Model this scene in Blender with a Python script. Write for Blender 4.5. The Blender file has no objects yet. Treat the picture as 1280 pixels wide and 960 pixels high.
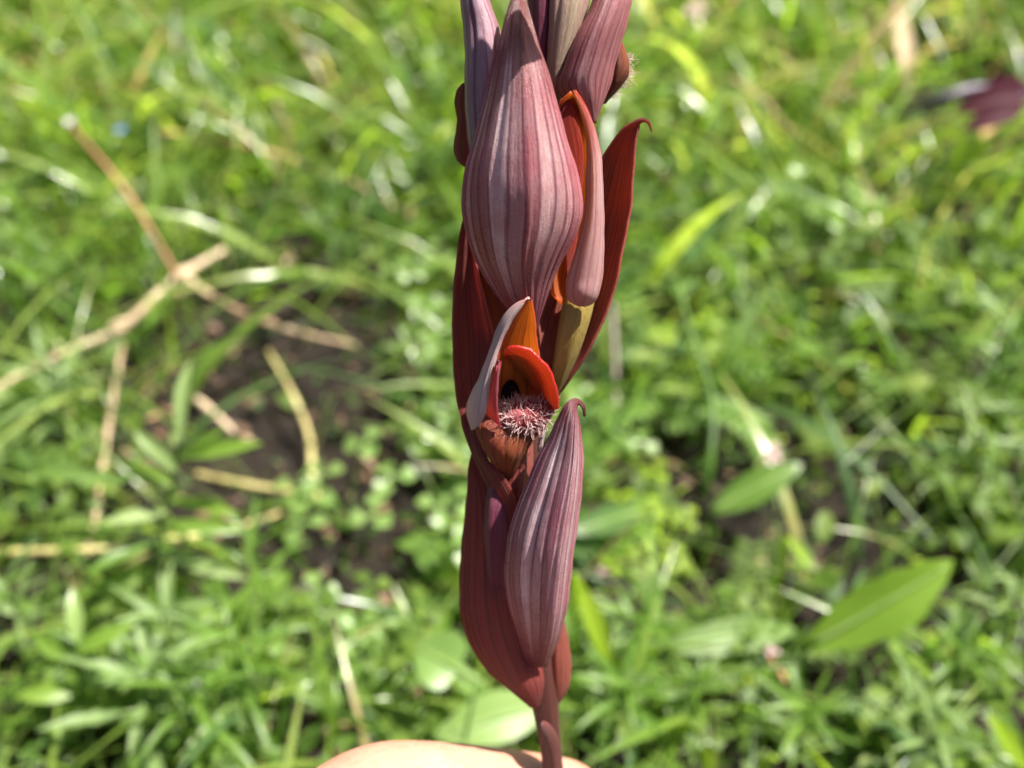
import bpy, math, random
import numpy as np
from mathutils import Vector, Matrix
random.seed(7); RNG = np.random.default_rng(11)
scene = bpy.context.scene
COL = scene.collection

# ------------------------------------------------------------------ camera, light, exposure
CAM_H = 0.32; PITCH = math.radians(48); FOCUS = 0.166
LENS = 41.9; FPX = 1280 * LENS / 36.0
cam_data = bpy.data.cameras.new("camera"); cam = bpy.data.objects.new("camera", cam_data); COL.objects.link(cam)
cam.location = (0, 0, CAM_H); cam.rotation_euler = (math.pi / 2 - PITCH, 0, 0)
cam_data.lens = LENS; cam_data.sensor_width = 36.0; cam_data.sensor_fit = 'HORIZONTAL'
cam_data.clip_start = 0.005; cam_data.clip_end = 300
cam_data.dof.use_dof = True; cam_data.dof.focus_distance = FOCUS; cam_data.dof.aperture_fstop = 12.0
scene.camera = cam
CX = np.array([1.0, 0, 0]); CF = np.array([0, math.cos(PITCH), -math.sin(PITCH)]); CU = np.array([0, math.sin(PITCH), math.cos(PITCH)])
CC = np.array([0, 0, CAM_H])

SUN = 0.46 * CX + 0.73 * CU + 0.53 * (-CF); SUN /= np.linalg.norm(SUN)      # direction towards the sun
world = bpy.data.worlds.new("World"); scene.world = world; world.use_nodes = True
wn = world.node_tree; wn.nodes.clear()
sky = wn.nodes.new('ShaderNodeTexSky'); sky.sky_type = 'NISHITA'; sky.sun_disc = False; sky.air_density = 0.7; sky.dust_density = 4.0
sky.sun_elevation = math.asin(SUN[2]); sky.sun_rotation = math.atan2(SUN[0], SUN[1])
bg = wn.nodes.new('ShaderNodeBackground'); bg.inputs['Strength'].default_value = 0.05
wo = wn.nodes.new('ShaderNodeOutputWorld')
wn.links.new(sky.outputs[0], bg.inputs[0]); wn.links.new(bg.outputs[0], wo.inputs[0])
sun_data = bpy.data.lights.new("sun", 'SUN'); sun_data.energy = 5.0; sun_data.angle = math.radians(0.55); sun_data.color = (1.0, 0.95, 0.87)
sun = bpy.data.objects.new("sun", sun_data); COL.objects.link(sun)
sun.rotation_euler = Vector(-SUN).to_track_quat('-Z', 'Y').to_euler(); sun.location = (1, 1, 2)
scene.view_settings.view_transform = 'Standard'; scene.view_settings.look = 'None'
scene.view_settings.exposure = 1.9; scene.view_settings.gamma = 1.0
scene.render.engine = 'CYCLES'
scene.cycles.max_bounces = 10; scene.cycles.diffuse_bounces = 5; scene.cycles.transmission_bounces = 8; scene.cycles.glossy_bounces = 3
scene.cycles.sample_clamp_indirect = 6.0

# ------------------------------------------------------------------ placing helpers
def at(px, py, depth):            # a point in the place seen at a given distance along the view axis
    return CC + CF * depth + CX * ((px - 640) / FPX * depth) + CU * ((480 - py) / FPX * depth)
def P(px, py, w=0.0):             # on the orchid: w millimetres in front of the spike's own leaning axis plane
    return at(px, py, (170 + (py - 400) * 0.04 - w) * 0.001)
def on_ground(px, py, h=0.0):     # where a line of sight meets the level h above the soil
    d = CF + CX * ((px - 640) / FPX) + CU * ((480 - py) / FPX)
    t = (h - CAM_H) / d[2]
    return CC + d * t
def to_px(p):                     # array (n,3) -> picture position, to lay patches of plants out
    r = np.asarray(p) - CC
    z = r @ CF
    return 640 + FPX * (r @ CX) / z, 480 - FPX * (r @ CU) / z

# ------------------------------------------------------------------ objects
def link(o, parent=None):
    COL.objects.link(o)
    if parent is not None: o.parent = parent
    return o
def tag(o, label=None, cat=None, group=None, kind=None):
    if label: o['label'] = label
    if cat: o['category'] = cat
    if group: o['group'] = group
    if kind: o['kind'] = kind
    return o
def empty(name, loc=(0, 0, 0), rot=(0, 0, 0), parent=None):
    o = bpy.data.objects.new(name, None); o.location = loc; o.rotation_euler = rot; o.empty_display_size = 0.01
    return link(o, parent)
def mesh_np(name, verts, faces, mats, mat_idx=None, uv=None, smooth=True, attr=None):
    me = bpy.data.meshes.new(name)
    verts = np.asarray(verts, dtype=np.float32); faces = np.asarray(faces, dtype=np.int32)
    k = faces.shape[1]; n = len(faces)
    me.vertices.add(len(verts)); me.vertices.foreach_set('co', verts.ravel())
    me.loops.add(n * k); me.loops.foreach_set('vertex_index', faces.ravel())
    me.polygons.add(n); me.polygons.foreach_set('loop_start', np.arange(0, n * k, k, dtype=np.int32))
    me.polygons.foreach_set('loop_total', np.full(n, k, dtype=np.int32))
    for m in mats: me.materials.append(m)
    if mat_idx is not None: me.polygons.foreach_set('material_index', np.asarray(mat_idx, dtype=np.int32))
    if uv is not None:
        l = me.uv_layers.new(name='UVMap'); l.data.foreach_set('uv', np.asarray(uv, dtype=np.float32)[faces.ravel()].ravel())
    if attr is not None:
        a = me.attributes.new('tint', 'FLOAT', 'POINT'); a.data.foreach_set('value', np.asarray(attr, dtype=np.float32))
    me.update(calc_edges=True); me.validate()
    me.polygons.foreach_set('use_smooth', np.full(len(me.polygons), smooth))
    return me
def obj(name, me, parent=None):
    return link(bpy.data.objects.new(name, me), parent)

# ------------------------------------------------------------------ materials
class NT:
    def __init__(s, name):
        s.m = bpy.data.materials.new(name); s.m.use_nodes = True; s.t = s.m.node_tree; s.t.nodes.clear()
        s.out = s.n('ShaderNodeOutputMaterial')
    def n(s, kind, **kw):
        nd = s.t.nodes.new(kind)
        for k, v in kw.items(): setattr(nd, k, v)
        return nd
    def l(s, a, b): s.t.links.new(a, b)
    def math(s, op, a, b=None, c=None, clamp=False):
        nd = s.n('ShaderNodeMath', operation=op, use_clamp=clamp)
        for i, v in enumerate((a, b, c)):
            if v is None: continue
            if isinstance(v, (int, float)): nd.inputs[i].default_value = v
            else: s.l(v, nd.inputs[i])
        return nd.outputs[0]
    def mix(s, f, a, b, blend='MIX'):
        nd = s.n('ShaderNodeMix', data_type='RGBA', blend_type=blend)
        for i, v in ((0, f), (6, a), (7, b)):
            if isinstance(v, (int, float)): nd.inputs[i].default_value = v
            elif isinstance(v, tuple): nd.inputs[i].default_value = (*v, 1)
            else: s.l(v, nd.inputs[i])
        return nd.outputs[2]
    def noise(s, scale, detail=2, rough=0.5, vec=None, lo=None, hi=None):
        nd = s.n('ShaderNodeTexNoise'); nd.inputs['Scale'].default_value = scale; nd.inputs['Detail'].default_value = detail
        nd.inputs['Roughness'].default_value = rough
        if vec is not None: s.l(vec, nd.inputs['Vector'])
        if lo is None: return nd.outputs[0]
        r = s.n('ShaderNodeMapRange'); r.inputs[1].default_value = lo; r.inputs[2].default_value = hi; s.l(nd.outputs[0], r.inputs[0])
        return r.outputs[0]
    def ramp(s, f, stops):
        nd = s.n('ShaderNodeValToRGB'); e = nd.color_ramp.elements
        e[0].position, e[0].color = stops[0][0], (*stops[0][1], 1); e[1].position, e[1].color = stops[-1][0], (*stops[-1][1], 1)
        for p, c in stops[1:-1]:
            x = e.new(p); x.color = (*c, 1)
        s.l(f, nd.inputs[0]); return nd.outputs[0]
    def leaf_shader(s, col, tcol, tw, rough=0.45, spec=0.4, bump=None, sheen=0.0, bstr=0.3, bdist=0.0002):
        pb = s.n('ShaderNodeBsdfPrincipled'); tr = s.n('ShaderNodeBsdfTranslucent'); mx = s.n('ShaderNodeMixShader')
        for v, i in ((col, pb.inputs['Base Color']), (tcol, tr.inputs['Color'])):
            if isinstance(v, tuple): i.default_value = (*v, 1)
            else: s.l(v, i)
        if isinstance(rough, (int, float)): pb.inputs['Roughness'].default_value = rough
        else: s.l(rough, pb.inputs['Roughness'])
        pb.inputs['Specular IOR Level'].default_value = spec
        if sheen > 0: pb.inputs['Coat Weight'].default_value = 0.0; pb.inputs['Coat Roughness'].default_value = 0.26
        pb.inputs['Sheen Weight'].default_value = sheen; pb.inputs['Sheen Roughness'].default_value = 0.4
        if bump is not None:
            b = s.n('ShaderNodeBump'); b.inputs['Strength'].default_value = bstr; b.inputs['Distance'].default_value = bdist
            s.l(bump, b.inputs['Height']); s.l(b.outputs[0], pb.inputs['Normal'])
        mx.inputs[0].default_value = tw
        s.l(pb.outputs[0], mx.inputs[1]); s.l(tr.outputs[0], mx.inputs[2]); s.l(mx.outputs[0], s.out.inputs[0])
        return s.m

def petal_mat(name, light, dark, tip, edge, trans, tw=0.35, veins=9.0, vein_sharp=3.0, vein_amt=0.8, rough=0.36, spec=0.5, tip_at=0.72, base=None, mottle=0.35, sheen=0.03, across=None, alt=None):
    t = NT(name)
    uv = t.n('ShaderNodeUVMap'); sp = t.n('ShaderNodeSeparateXYZ'); t.l(uv.outputs[0], sp.inputs[0]); u, v = sp.outputs[0], sp.outputs[1]
    tc = t.n('ShaderNodeTexCoord').outputs['Object']
    # veins run from base to tip, unevenly spaced; the mesh has its grooves on the same lines
    uu = t.math('ADD', t.math('ADD', t.math('MULTIPLY', u, veins), t.math('MULTIPLY', t.math('SINE', t.math('MULTIPLY', u, 7.0)), 0.35)), t.math('MULTIPLY', t.math('SINE', t.math('ADD', t.math('MULTIPLY', v, 6.0), t.math('MULTIPLY', u, 19.0))), 0.10))
    st = t.math('MULTIPLY', t.math('ABSOLUTE', t.math('SUBTRACT', t.math('FRACT', uu), 0.5)), 2.0)          # 0 on the vein
    cell = t.n('ShaderNodeTexWhiteNoise', noise_dimensions='1D'); t.l(t.math('FLOOR', t.math('ADD', uu, 0.5)), cell.inputs['W'])
    cellw = t.n('ShaderNodeTexWhiteNoise', noise_dimensions='1D'); t.l(t.math('ADD', t.math('FLOOR', uu), 0.37), cellw.inputs['W'])
    comb = t.n('ShaderNodeCombineXYZ'); t.l(t.math('MULTIPLY', u, 46.0), comb.inputs[0]); t.l(t.math('MULTIPLY', v, 5.0), comb.inputs[1])
    streak = t.noise(1.0, 3, 0.65, comb.outputs[0], 0.33, 0.67)
    comb2 = t.n('ShaderNodeCombineXYZ'); t.l(t.math('MULTIPLY', u, 150.0), comb2.inputs[0]); t.l(t.math('MULTIPLY', v, 22.0), comb2.inputs[1])
    fibre = t.noise(1.0, 2, 0.6, comb2.outputs[0], 0.3, 0.7)
    vw = t.math('ADD', 0.22, t.math('MULTIPLY', cellw.outputs[0], 0.26))
    vr = t.n('ShaderNodeMapRange'); vr.interpolation_type = 'SMOOTHSTEP'; t.l(st, vr.inputs[0]); t.l(vw, vr.inputs[1]); vr.inputs[2].default_value = 0.0; vr.inputs[3].default_value = 0.0; vr.inputs[4].default_value = 1.0
    vein = t.math('MULTIPLY', vr.outputs[0], t.math('ADD', 0.6, t.math('MULTIPLY', streak, 0.4)))
    patch = t.noise(150, 3, 0.6, tc, 0.35, 0.68)
    alt = alt or tuple(0.5 * (x + y) for x, y in zip(light, edge))
    if across is not None: body = t.ramp(u, across)
    else: body = t.mix(t.math('MULTIPLY', patch, mottle), t.mix(cell.outputs[0], light, alt), edge)
    body = t.mix(t.math('MULTIPLY', streak, 0.30), body, tuple(0.45 * x + 0.3 * y for x, y in zip(edge, dark)))
    body = t.mix(t.math('MULTIPLY', fibre, 0.16), body, dark)
    speck = t.noise(2600, 2, 0.6, tc, 0.40, 0.72)
    body = t.mix(t.math('MULTIPLY', speck, 0.2), body, dark)
    body = t.mix(t.math('MULTIPLY', vein, vein_amt), body, dark)
    rim = t.math('POWER', t.math('ABSOLUTE', t.math('SUBTRACT', t.math('MULTIPLY', u, 2.0), 1.0)), 3.5)
    body = t.mix(t.math('MULTIPLY', rim, 0.8), body, edge)
    tipf = t.n('ShaderNodeMapRange'); tipf.interpolation_type = 'SMOOTHSTEP'
    tipf.inputs[1].default_value = tip_at - 0.08; tipf.inputs[2].default_value = min(1.0, tip_at + 0.14)
    t.l(t.math('ADD', v, t.math('MULTIPLY', t.math('SUBTRACT', streak, 0.5), 0.14)), tipf.inputs[0])
    body = t.mix(tipf.outputs[0], body, tip)
    if base is not None:
        bf = t.n('ShaderNodeMapRange'); bf.inputs[1].default_value = 0.30; bf.inputs[2].default_value = 0.02; t.l(v, bf.inputs[0])
        body = t.mix(bf.outputs[0], body, base)
    tcol = t.mix(t.math('MULTIPLY', vein, 0.75), trans, tuple(x * 0.35 for x in trans))
    bump = t.math('ADD', t.math('ADD', t.math('MULTIPLY', t.noise(4200, 2, 0.7, tc), 0.55), t.math('MULTIPLY', fibre, 0.45)), t.math('MULTIPLY', streak, 0.5))
    rg = t.math('ADD', rough - 0.06, t.math('MULTIPLY', t.noise(1800, 1, 0.5, tc), 0.18))
    return t.leaf_shader(body, tcol, tw, rg, spec, bump, sheen, 0.8, 0.0002)

M = {}
OUT_D = (0.20, 0.045, 0.075)
M['mauve'] = petal_mat('bract_outer_mauve', (0.80, 0.62, 0.60), (0.075, 0.006, 0.025), (0.10, 0.008, 0.007), (0.27, 0.04, 0.06), (0.80, 0.20, 0.08), 0.25, 11, 2.4, 0.95, 0.27, 0.75, 0.74, base=(0.19, 0.03, 0.06), alt=(0.20, 0.11, 0.11), mottle=0.55)
M['silver'] = petal_mat('bract_outer_silver', (0.50, 0.37, 0.41), (0.11, 0.018, 0.05), (0.18, 0.035, 0.05), (0.26, 0.06, 0.10), (0.6, 0.2, 0.15), 0.2, 7, 2.2, 0.9, 0.28, 0.5, 0.85, alt=(0.26, 0.17, 0.22))
M['rose'] = petal_mat('bract_outer_rose', (0.42, 0.24, 0.24), (0.12, 0.012, 0.025), (0.26, 0.10, 0.13), (0.28, 0.05, 0.065), (0.75, 0.22, 0.12), 0.25, 9, 2.0, 0.9, 0.34, 0.42, 0.9, alt=(0.27, 0.12, 0.12))
M['low'] = petal_mat('bract_outer_low', (0.78, 0.60, 0.61), (0.08, 0.007, 0.026), (0.11, 0.012, 0.022), (0.23, 0.03, 0.06), (0.65, 0.18, 0.12), 0.2, 11, 2.4, 0.95, 0.27, 0.75, 0.80, base=(0.13, 0.02, 0.03), alt=(0.24, 0.12, 0.14), mottle=0.5)
M['inner_red'] = petal_mat('bract_inner_red', (0.25, 0.085, 0.05), (0.07, 0.01, 0.01), (0.09, 0.014, 0.014), (0.24, 0.06, 0.045), (0.68, 0.19, 0.08), 0.38, 11, 2.0, 0.6, 0.42, 0.45, 0.85)
M['inner_dark'] = petal_mat('bract_inner_dark', (0.21, 0.06, 0.045), (0.05, 0.008, 0.01), (0.08, 0.012, 0.016), (0.20, 0.04, 0.038), (0.75, 0.20, 0.09), 0.42, 11, 2.0, 0.65, 0.42, 0.45, 0.9, base=(0.15, 0.04, 0.035))
M['orange'] = petal_mat('sepal_inner_orange', (0.50, 0.20, 0.03), (0.22, 0.03, 0.01), (0.30, 0.03, 0.02), (0.34, 0.04, 0.02), (0.95, 0.42, 0.06), 0.55, 8, 2.2, 0.6, 0.42, 0.4, 0.90, mottle=0.2)
M['brown_orange'] = petal_mat('petal_brown_orange', (0.22, 0.07, 0.018), (0.09, 0.014, 0.01), (0.20, 0.03, 0.02), (0.24, 0.035, 0.02), (0.6, 0.2, 0.05), 0.35, 7, 2.0, 0.6, 0.4, 0.45, 0.9)
M['pale_hood'] = petal_mat('sepal_outer_pale', (0.64, 0.55, 0.53), (0.38, 0.22, 0.25), (0.45, 0.16, 0.16), (0.55, 0.40, 0.38), (0.7, 0.4, 0.3), 0.25, 5, 2.5, 0.45, 0.36, 0.5, 0.9)
M['pink_hood'] = petal_mat('sepal_outer_pink', (0.70, 0.56, 0.54), (0.34, 0.11, 0.13), (0.42, 0.08, 0.08), (0.46, 0.20, 0.19), (0.85, 0.45, 0.22), 0.42, 5, 2.2, 0.6, 0.36, 0.5, 0.74)
M['lip_wall'] = petal_mat('lip_wall', (0.6, 0.2, 0.03), (0.45, 0.10, 0.03), (0.26, 0.008, 0.012), (0.28, 0.01, 0.012), (0.9, 0.26, 0.04), 0.38, 5, 2.5, 0.25, 0.32, 0.5, 0.80,
                         across=[(0.0, (0.60, 0.36, 0.06)), (0.45, (0.52, 0.24, 0.03)), (0.72, (0.32, 0.03, 0.012)), (1.0, (0.22, 0.006, 0.014))])
M['lip_magenta'] = petal_mat('lip_magenta', (0.30, 0.06, 0.10), (0.18, 0.02, 0.04), (0.30, 0.06, 0.11), (0.27, 0.04, 0.06), (0.85, 0.2, 0.12), 0.35, 4, 2.5, 0.4, 0.36, 0.5, 0.95,
                         across=[(0.0, (0.45, 0.15, 0.03)), (0.25, (0.36, 0.045, 0.025)), (0.6, (0.30, 0.05, 0.10)), (1.0, (0.34, 0.10, 0.14))])
M['red_lobe'] = petal_mat('petal_red', (0.26, 0.045, 0.02), (0.17, 0.012, 0.012), (0.24, 0.02, 0.02), (0.28, 0.03, 0.02), (0.85, 0.2, 0.06), 0.4, 4, 2.5, 0.4, 0.4, 0.4, 0.9)
M['lip_pink'] = petal_mat('lip_pink', (0.20, 0.03, 0.036), (0.14, 0.012, 0.018), (0.22, 0.04, 0.04), (0.24, 0.04, 0.045), (0.7, 0.2, 0.15), 0.25, 8, 2.0, 0.5, 0.4, 0.4, 0.95)
M['cream'] = petal_mat('bract_cream', (0.44, 0.36, 0.23), (0.36, 0.26, 0.20), (0.40, 0.24, 0.24), (0.42, 0.22, 0.20), (0.7, 0.55, 0.3), 0.25, 7, 2.0, 0.5, 0.42, 0.4, 0.8)
M['violet'] = petal_mat('petal_violet_dark', (0.16, 0.035, 0.075), (0.08, 0.012, 0.03), (0.2, 0.04, 0.07), (0.18, 0.03, 0.05), (0.3, 0.06, 0.08), 0.2, 7, 2.0, 0.5, 0.36, 0.5, 0.9)
M['stem'] = petal_mat('stem_maroon', (0.05, 0.015, 0.009), (0.03, 0.008, 0.007), (0.14, 0.03, 0.025), (0.09, 0.025, 0.02), (0.3, 0.1, 0.05), 0.08, 9, 2.0, 0.5, 0.4, 0.5, 0.95)
M['ovary'] = petal_mat('ovary_olive', (0.24, 0.19, 0.03), (0.22, 0.12, 0.03), (0.42, 0.34, 0.08), (0.25, 0.16, 0.04), (0.5, 0.4, 0.08), 0.15, 8, 2.0, 0.45, 0.42, 0.45, 0.95)
M['ovary_red'] = petal_mat('ovary_red', (0.15, 0.035, 0.025), (0.09, 0.015, 0.015), (0.2, 0.05, 0.03), (0.2, 0.04, 0.03), (0.3, 0.08, 0.05), 0.1, 8, 2.0, 0.45, 0.42, 0.45, 0.95)

t = NT('hair_white'); M['hair'] = t.leaf_shader((0.66, 0.46, 0.45), (0.7, 0.5, 0.48), 0.35, 0.3, 0.6)
t = NT('throat_shade_dark'); M['throat_shade'] = t.leaf_shader((0.008, 0.003, 0.005), (0.01, 0.003, 0.005), 0.05, 0.7, 0.1)  # near black, the shade deep in the flower's throat put into colour

def foliage_mat(name, stops, tstops, tw=0.45, rough=0.42, spec=0.35, scale=90):
    t = NT(name)
    a = t.n('ShaderNodeAttribute', attribute_name='tint'); oi = t.n('ShaderNodeObjectInfo')
    tc = t.n('ShaderNodeTexCoord').outputs['Object']
    f = t.math('ADD', t.math('ADD', a.outputs['Fac'], t.math('MULTIPLY', t.math('SUBTRACT', oi.outputs['Random'], 0.5), 0.35)),
               t.math('MULTIPLY', t.math('SUBTRACT', t.noise(scale, 3, 0.6, tc), 0.5), 0.3), clamp=True)
    return t.leaf_shader(t.ramp(f, stops), t.ramp(f, tstops), tw, rough, spec, t.noise(900, 2, 0.6, tc), 0.0, 0.25, 0.0003)
G_D = [(0.0, (0.035, 0.08, 0.015)), (0.2, (0.08, 0.14, 0.055)), (0.35, (0.075, 0.14, 0.016)), (0.6, (0.135, 0.205, 0.03)), (0.82, (0.22, 0.28, 0.07)), (0.92, (0.28, 0.23, 0.09)), (1.0, (0.36, 0.27, 0.15))]
G_T = [(0.0, (0.11, 0.26, 0.02)), (0.2, (0.22, 0.38, 0.07)), (0.35, (0.22, 0.44, 0.02)), (0.6, (0.40, 0.60, 0.04)), (0.82, (0.58, 0.70, 0.10)), (0.92, (0.6, 0.48, 0.16)), (1.0, (0.6, 0.4, 0.2))]
M['grass'] = foliage_mat('grass_blade', G_D, G_T, 0.5, 0.30, 0.8)
M['leaflet'] = foliage_mat('leaflet_green', [(0, (0.03, 0.065, 0.012)), (0.5, (0.075, 0.125, 0.02)), (1, (0.15, 0.20, 0.04))], [(0, (0.12, 0.25, 0.02)), (0.5, (0.32, 0.50, 0.03)), (1, (0.54, 0.65, 0.06))], 0.48, 0.5, 0.22)
M['leaf_bright'] = foliage_mat('leaf_bright', [(0, (0.06, 0.13, 0.01)), (0.5, (0.085, 0.17, 0.012)), (1, (0.13, 0.215, 0.025))], [(0, (0.25, 0.5, 0.02)), (1, (0.45, 0.65, 0.04))], 0.42, 0.45, 0.3)
M['leaf'] = foliage_mat('leaf_green', [(0, (0.05, 0.10, 0.02)), (0.5, (0.085, 0.155, 0.02)), (1, (0.14, 0.22, 0.03))], [(0, (0.08, 0.26, 0.02)), (0.5, (0.2, 0.46, 0.02)), (1, (0.36, 0.58, 0.04))], 0.45, 0.42, 0.4)
M['leaf_grey'] = foliage_mat('leaf_blue_grey', [(0, (0.07, 0.12, 0.035)), (0.5, (0.12, 0.18, 0.055)), (1, (0.18, 0.24, 0.08))], [(0, (0.12, 0.26, 0.1)), (0.5, (0.2, 0.38, 0.14)), (1, (0.3, 0.48, 0.16))], 0.35, 0.5, 0.3)
M['leaf_pale'] = foliage_mat('leaf_pale', [(0, (0.11, 0.19, 0.045)), (0.5, (0.14, 0.225, 0.055)), (1, (0.18, 0.26, 0.075))], [(0, (0.3, 0.5, 0.12)), (0.5, (0.4, 0.6, 0.14)), (1, (0.5, 0.65, 0.18))], 0.4, 0.38, 0.5)
M['leaf_yellow'] = foliage_mat('leaf_yellow_green', [(0, (0.14, 0.24, 0.02)), (0.5, (0.20, 0.30, 0.02)), (1, (0.26, 0.34, 0.03))], [(0, (0.36, 0.56, 0.02)), (0.5, (0.48, 0.62, 0.02)), (1, (0.58, 0.66, 0.04))], 0.5, 0.45, 0.3)
M['straw'] = foliage_mat('straw', [(0, (0.16, 0.10, 0.055)), (0.5, (0.34, 0.25, 0.15)), (1, (0.50, 0.39, 0.26))], [(0, (0.3, 0.2, 0.1)), (1, (0.5, 0.4, 0.2))], 0.15, 0.55, 0.3, 60)
M['straw_yellow'] = foliage_mat('straw_yellow', [(0, (0.22, 0.18, 0.06)), (0.5, (0.36, 0.31, 0.12)), (1, (0.52, 0.46, 0.22))], [(0, (0.35, 0.3, 0.1)), (1, (0.5, 0.45, 0.2))], 0.15, 0.55, 0.3, 60)
M['straw_brown'] = foliage_mat('straw_brown', [(0, (0.20, 0.09, 0.05)), (0.5, (0.34, 0.17, 0.08)), (1, (0.46, 0.27, 0.15))], [(0, (0.3, 0.15, 0.06)), (1, (0.5, 0.3, 0.15))], 0.15, 0.55, 0.3, 60)
M['litter'] = foliage_mat('leaf_litter', [(0, (0.06, 0.035, 0.022)), (0.5, (0.17, 0.10, 0.06)), (0.8, (0.32, 0.22, 0.14)), (1, (0.5, 0.40, 0.30))], [(0, (0.08, 0.04, 0.02)), (1, (0.4, 0.25, 0.12))], 0.15, 0.6, 0.25)
M['violet_flower'] = foliage_mat('flower_maroon', [(0, (0.018, 0.002, 0.006)), (0.5, (0.03, 0.0025, 0.008)), (1, (0.045, 0.005, 0.012))], [(0, (0.12, 0.006, 0.025)), (1, (0.18, 0.01, 0.035))], 0.25, 0.6, 0.15)
M['violet_stem'] = foliage_mat('stem_violet', [(0, (0.04, 0.03, 0.05)), (1, (0.08, 0.06, 0.09))], [(0, (0.1, 0.06, 0.1)), (1, (0.2, 0.15, 0.2))], 0.1, 0.45, 0.4)
M['stalk_grey'] = foliage_mat('stalk_grey_pink', [(0, (0.20, 0.17, 0.13)), (1, (0.32, 0.28, 0.22))], [(0, (0.2, 0.2, 0.15)), (1, (0.3, 0.3, 0.25))], 0.1, 0.5, 0.4)
M['white_petal'] = foliage_mat('petal_white', [(0, (0.45, 0.42, 0.42)), (1, (0.55, 0.52, 0.52))], [(0, (0.7, 0.66, 0.66)), (1, (0.8, 0.75, 0.75))], 0.3, 0.5, 0.3)
M['pink_petal'] = foliage_mat('petal_pink', [(0, (0.24, 0.15, 0.14)), (1, (0.40, 0.30, 0.28))], [(0, (0.6, 0.4, 0.42)), (1, (0.7, 0.55, 0.55))], 0.3, 0.5, 0.3)
M['blue_petal'] = foliage_mat('petal_blue', [(0, (0.12, 0.22, 0.50)), (1, (0.22, 0.34, 0.62))], [(0, (0.15, 0.25, 0.5)), (1, (0.25, 0.4, 0.6))], 0.3, 0.5, 0.3)

t = NT('soil'); tc = t.n('ShaderNodeTexCoord').outputs['Object']
pb = t.n('ShaderNodeBsdfPrincipled'); pb.inputs['Roughness'].default_value = 0.9; pb.inputs['Specular IOR Level'].default_value = 0.2
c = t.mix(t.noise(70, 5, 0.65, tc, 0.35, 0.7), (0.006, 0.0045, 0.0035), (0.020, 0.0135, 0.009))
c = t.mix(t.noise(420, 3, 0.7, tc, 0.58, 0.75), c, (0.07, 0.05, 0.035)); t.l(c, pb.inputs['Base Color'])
b = t.n('ShaderNodeBump'); b.inputs['Distance'].default_value = 0.004; t.l(t.noise(240, 5, 0.7, tc), b.inputs['Height']); t.l(b.outputs[0], pb.inputs['Normal']); t.l(pb.outputs[0], t.out.inputs[0])
M['soil'] = t.m

t = NT('skin'); tc = t.n('ShaderNodeTexCoord').outputs['Object']
pb = t.n('ShaderNodeBsdfPrincipled'); pb.inputs['Roughness'].default_value = 0.42
c = t.mix(t.noise(120, 4, 0.6, tc, 0.35, 0.7), (0.36, 0.165, 0.115), (0.43, 0.22, 0.16)); c = t.mix(t.noise(1100, 2, 0.6, tc, 0.5, 0.75), c, (0.36, 0.15, 0.10)); t.l(c, pb.inputs['Base Color'])
pb.inputs['Subsurface Weight'].default_value = 0.35; pb.inputs['Subsurface Radius'].default_value = (1.0, 0.35, 0.2); pb.inputs['Subsurface Scale'].default_value = 0.002
b = t.n('ShaderNodeBump'); b.inputs['Distance'].default_value = 0.0004; b.inputs['Strength'].default_value = 0.5; t.l(t.noise(900, 3, 0.6, tc), b.inputs['Height']); t.l(b.outputs[0], pb.inputs['Normal']); t.l(pb.outputs[0], t.out.inputs[0])
M['skin'] = t.m
t = NT('nail'); pb = t.n('ShaderNodeBsdfPrincipled'); pb.inputs['Base Color'].default_value = (0.70, 0.46, 0.40, 1); pb.inputs['Roughness'].default_value = 0.25; t.l(pb.outputs[0], t.out.inputs[0]); M['nail'] = t.m

# ------------------------------------------------------------------ ground
def ground_z(x, y):
    return 0.006 * np.sin(x * 17 + 1) * np.cos(y * 13) + 0.003 * np.sin(x * 61 + y * 37) + 0.0015 * np.sin(x * 190 - y * 140)
def build_ground():
    near = np.linspace(-0.9, 0.9, 181); far = np.array([1.3, 2, 4, 10, 30, 90])
    ax = np.concatenate([-far[::-1], near, far]); ay = ax + 0.35
    X, Y = np.meshgrid(ax, ay); Z = ground_z(X, Y)
    v = np.stack([X, Y, Z], -1).reshape(-1, 3); n = len(ax)
    i, j = np.meshgrid(np.arange(n - 1), np.arange(n - 1)); k = (j * n + i).ravel()
    f = np.stack([k, k + 1, k + n + 1, k + n], -1)
    tag(obj('ground', mesh_np('ground', v, f, [M['soil']])), 'dark crumbly soil under the grass and weeds', 'ground', kind='structure')
build_ground()

# ------------------------------------------------------------------ petals of the orchid
def crom(pts, n):                 # smooth curve through control rows
    pts = np.asarray(pts, float); k = len(pts)
    seg = np.zeros(k); seg[1:] = np.cumsum(np.maximum(1e-9, np.linalg.norm(np.diff(pts[:, :6], axis=0), axis=1)))
    seg /= seg[-1]
    m = np.zeros_like(pts)
    d = np.diff(pts, axis=0) / np.diff(seg)[:, None]
    m[1:-1] = (d[:-1] + d[1:]) / 2; m[0] = d[0]; m[-1] = d[-1]
    t = np.linspace(0, 1, n); i = np.clip(np.searchsorted(seg, t, side='right') - 1, 0, k - 2)
    h = (seg[i + 1] - seg[i]); s = ((t - seg[i]) / h)[:, None]; h = h[:, None]
    return (2 * s**3 - 3 * s**2 + 1) * pts[i] + (s**3 - 2 * s**2 + s) * h * m[i] + (-2 * s**3 + 3 * s**2) * pts[i + 1] + (s**3 - s**2) * h * m[i + 1]

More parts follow.
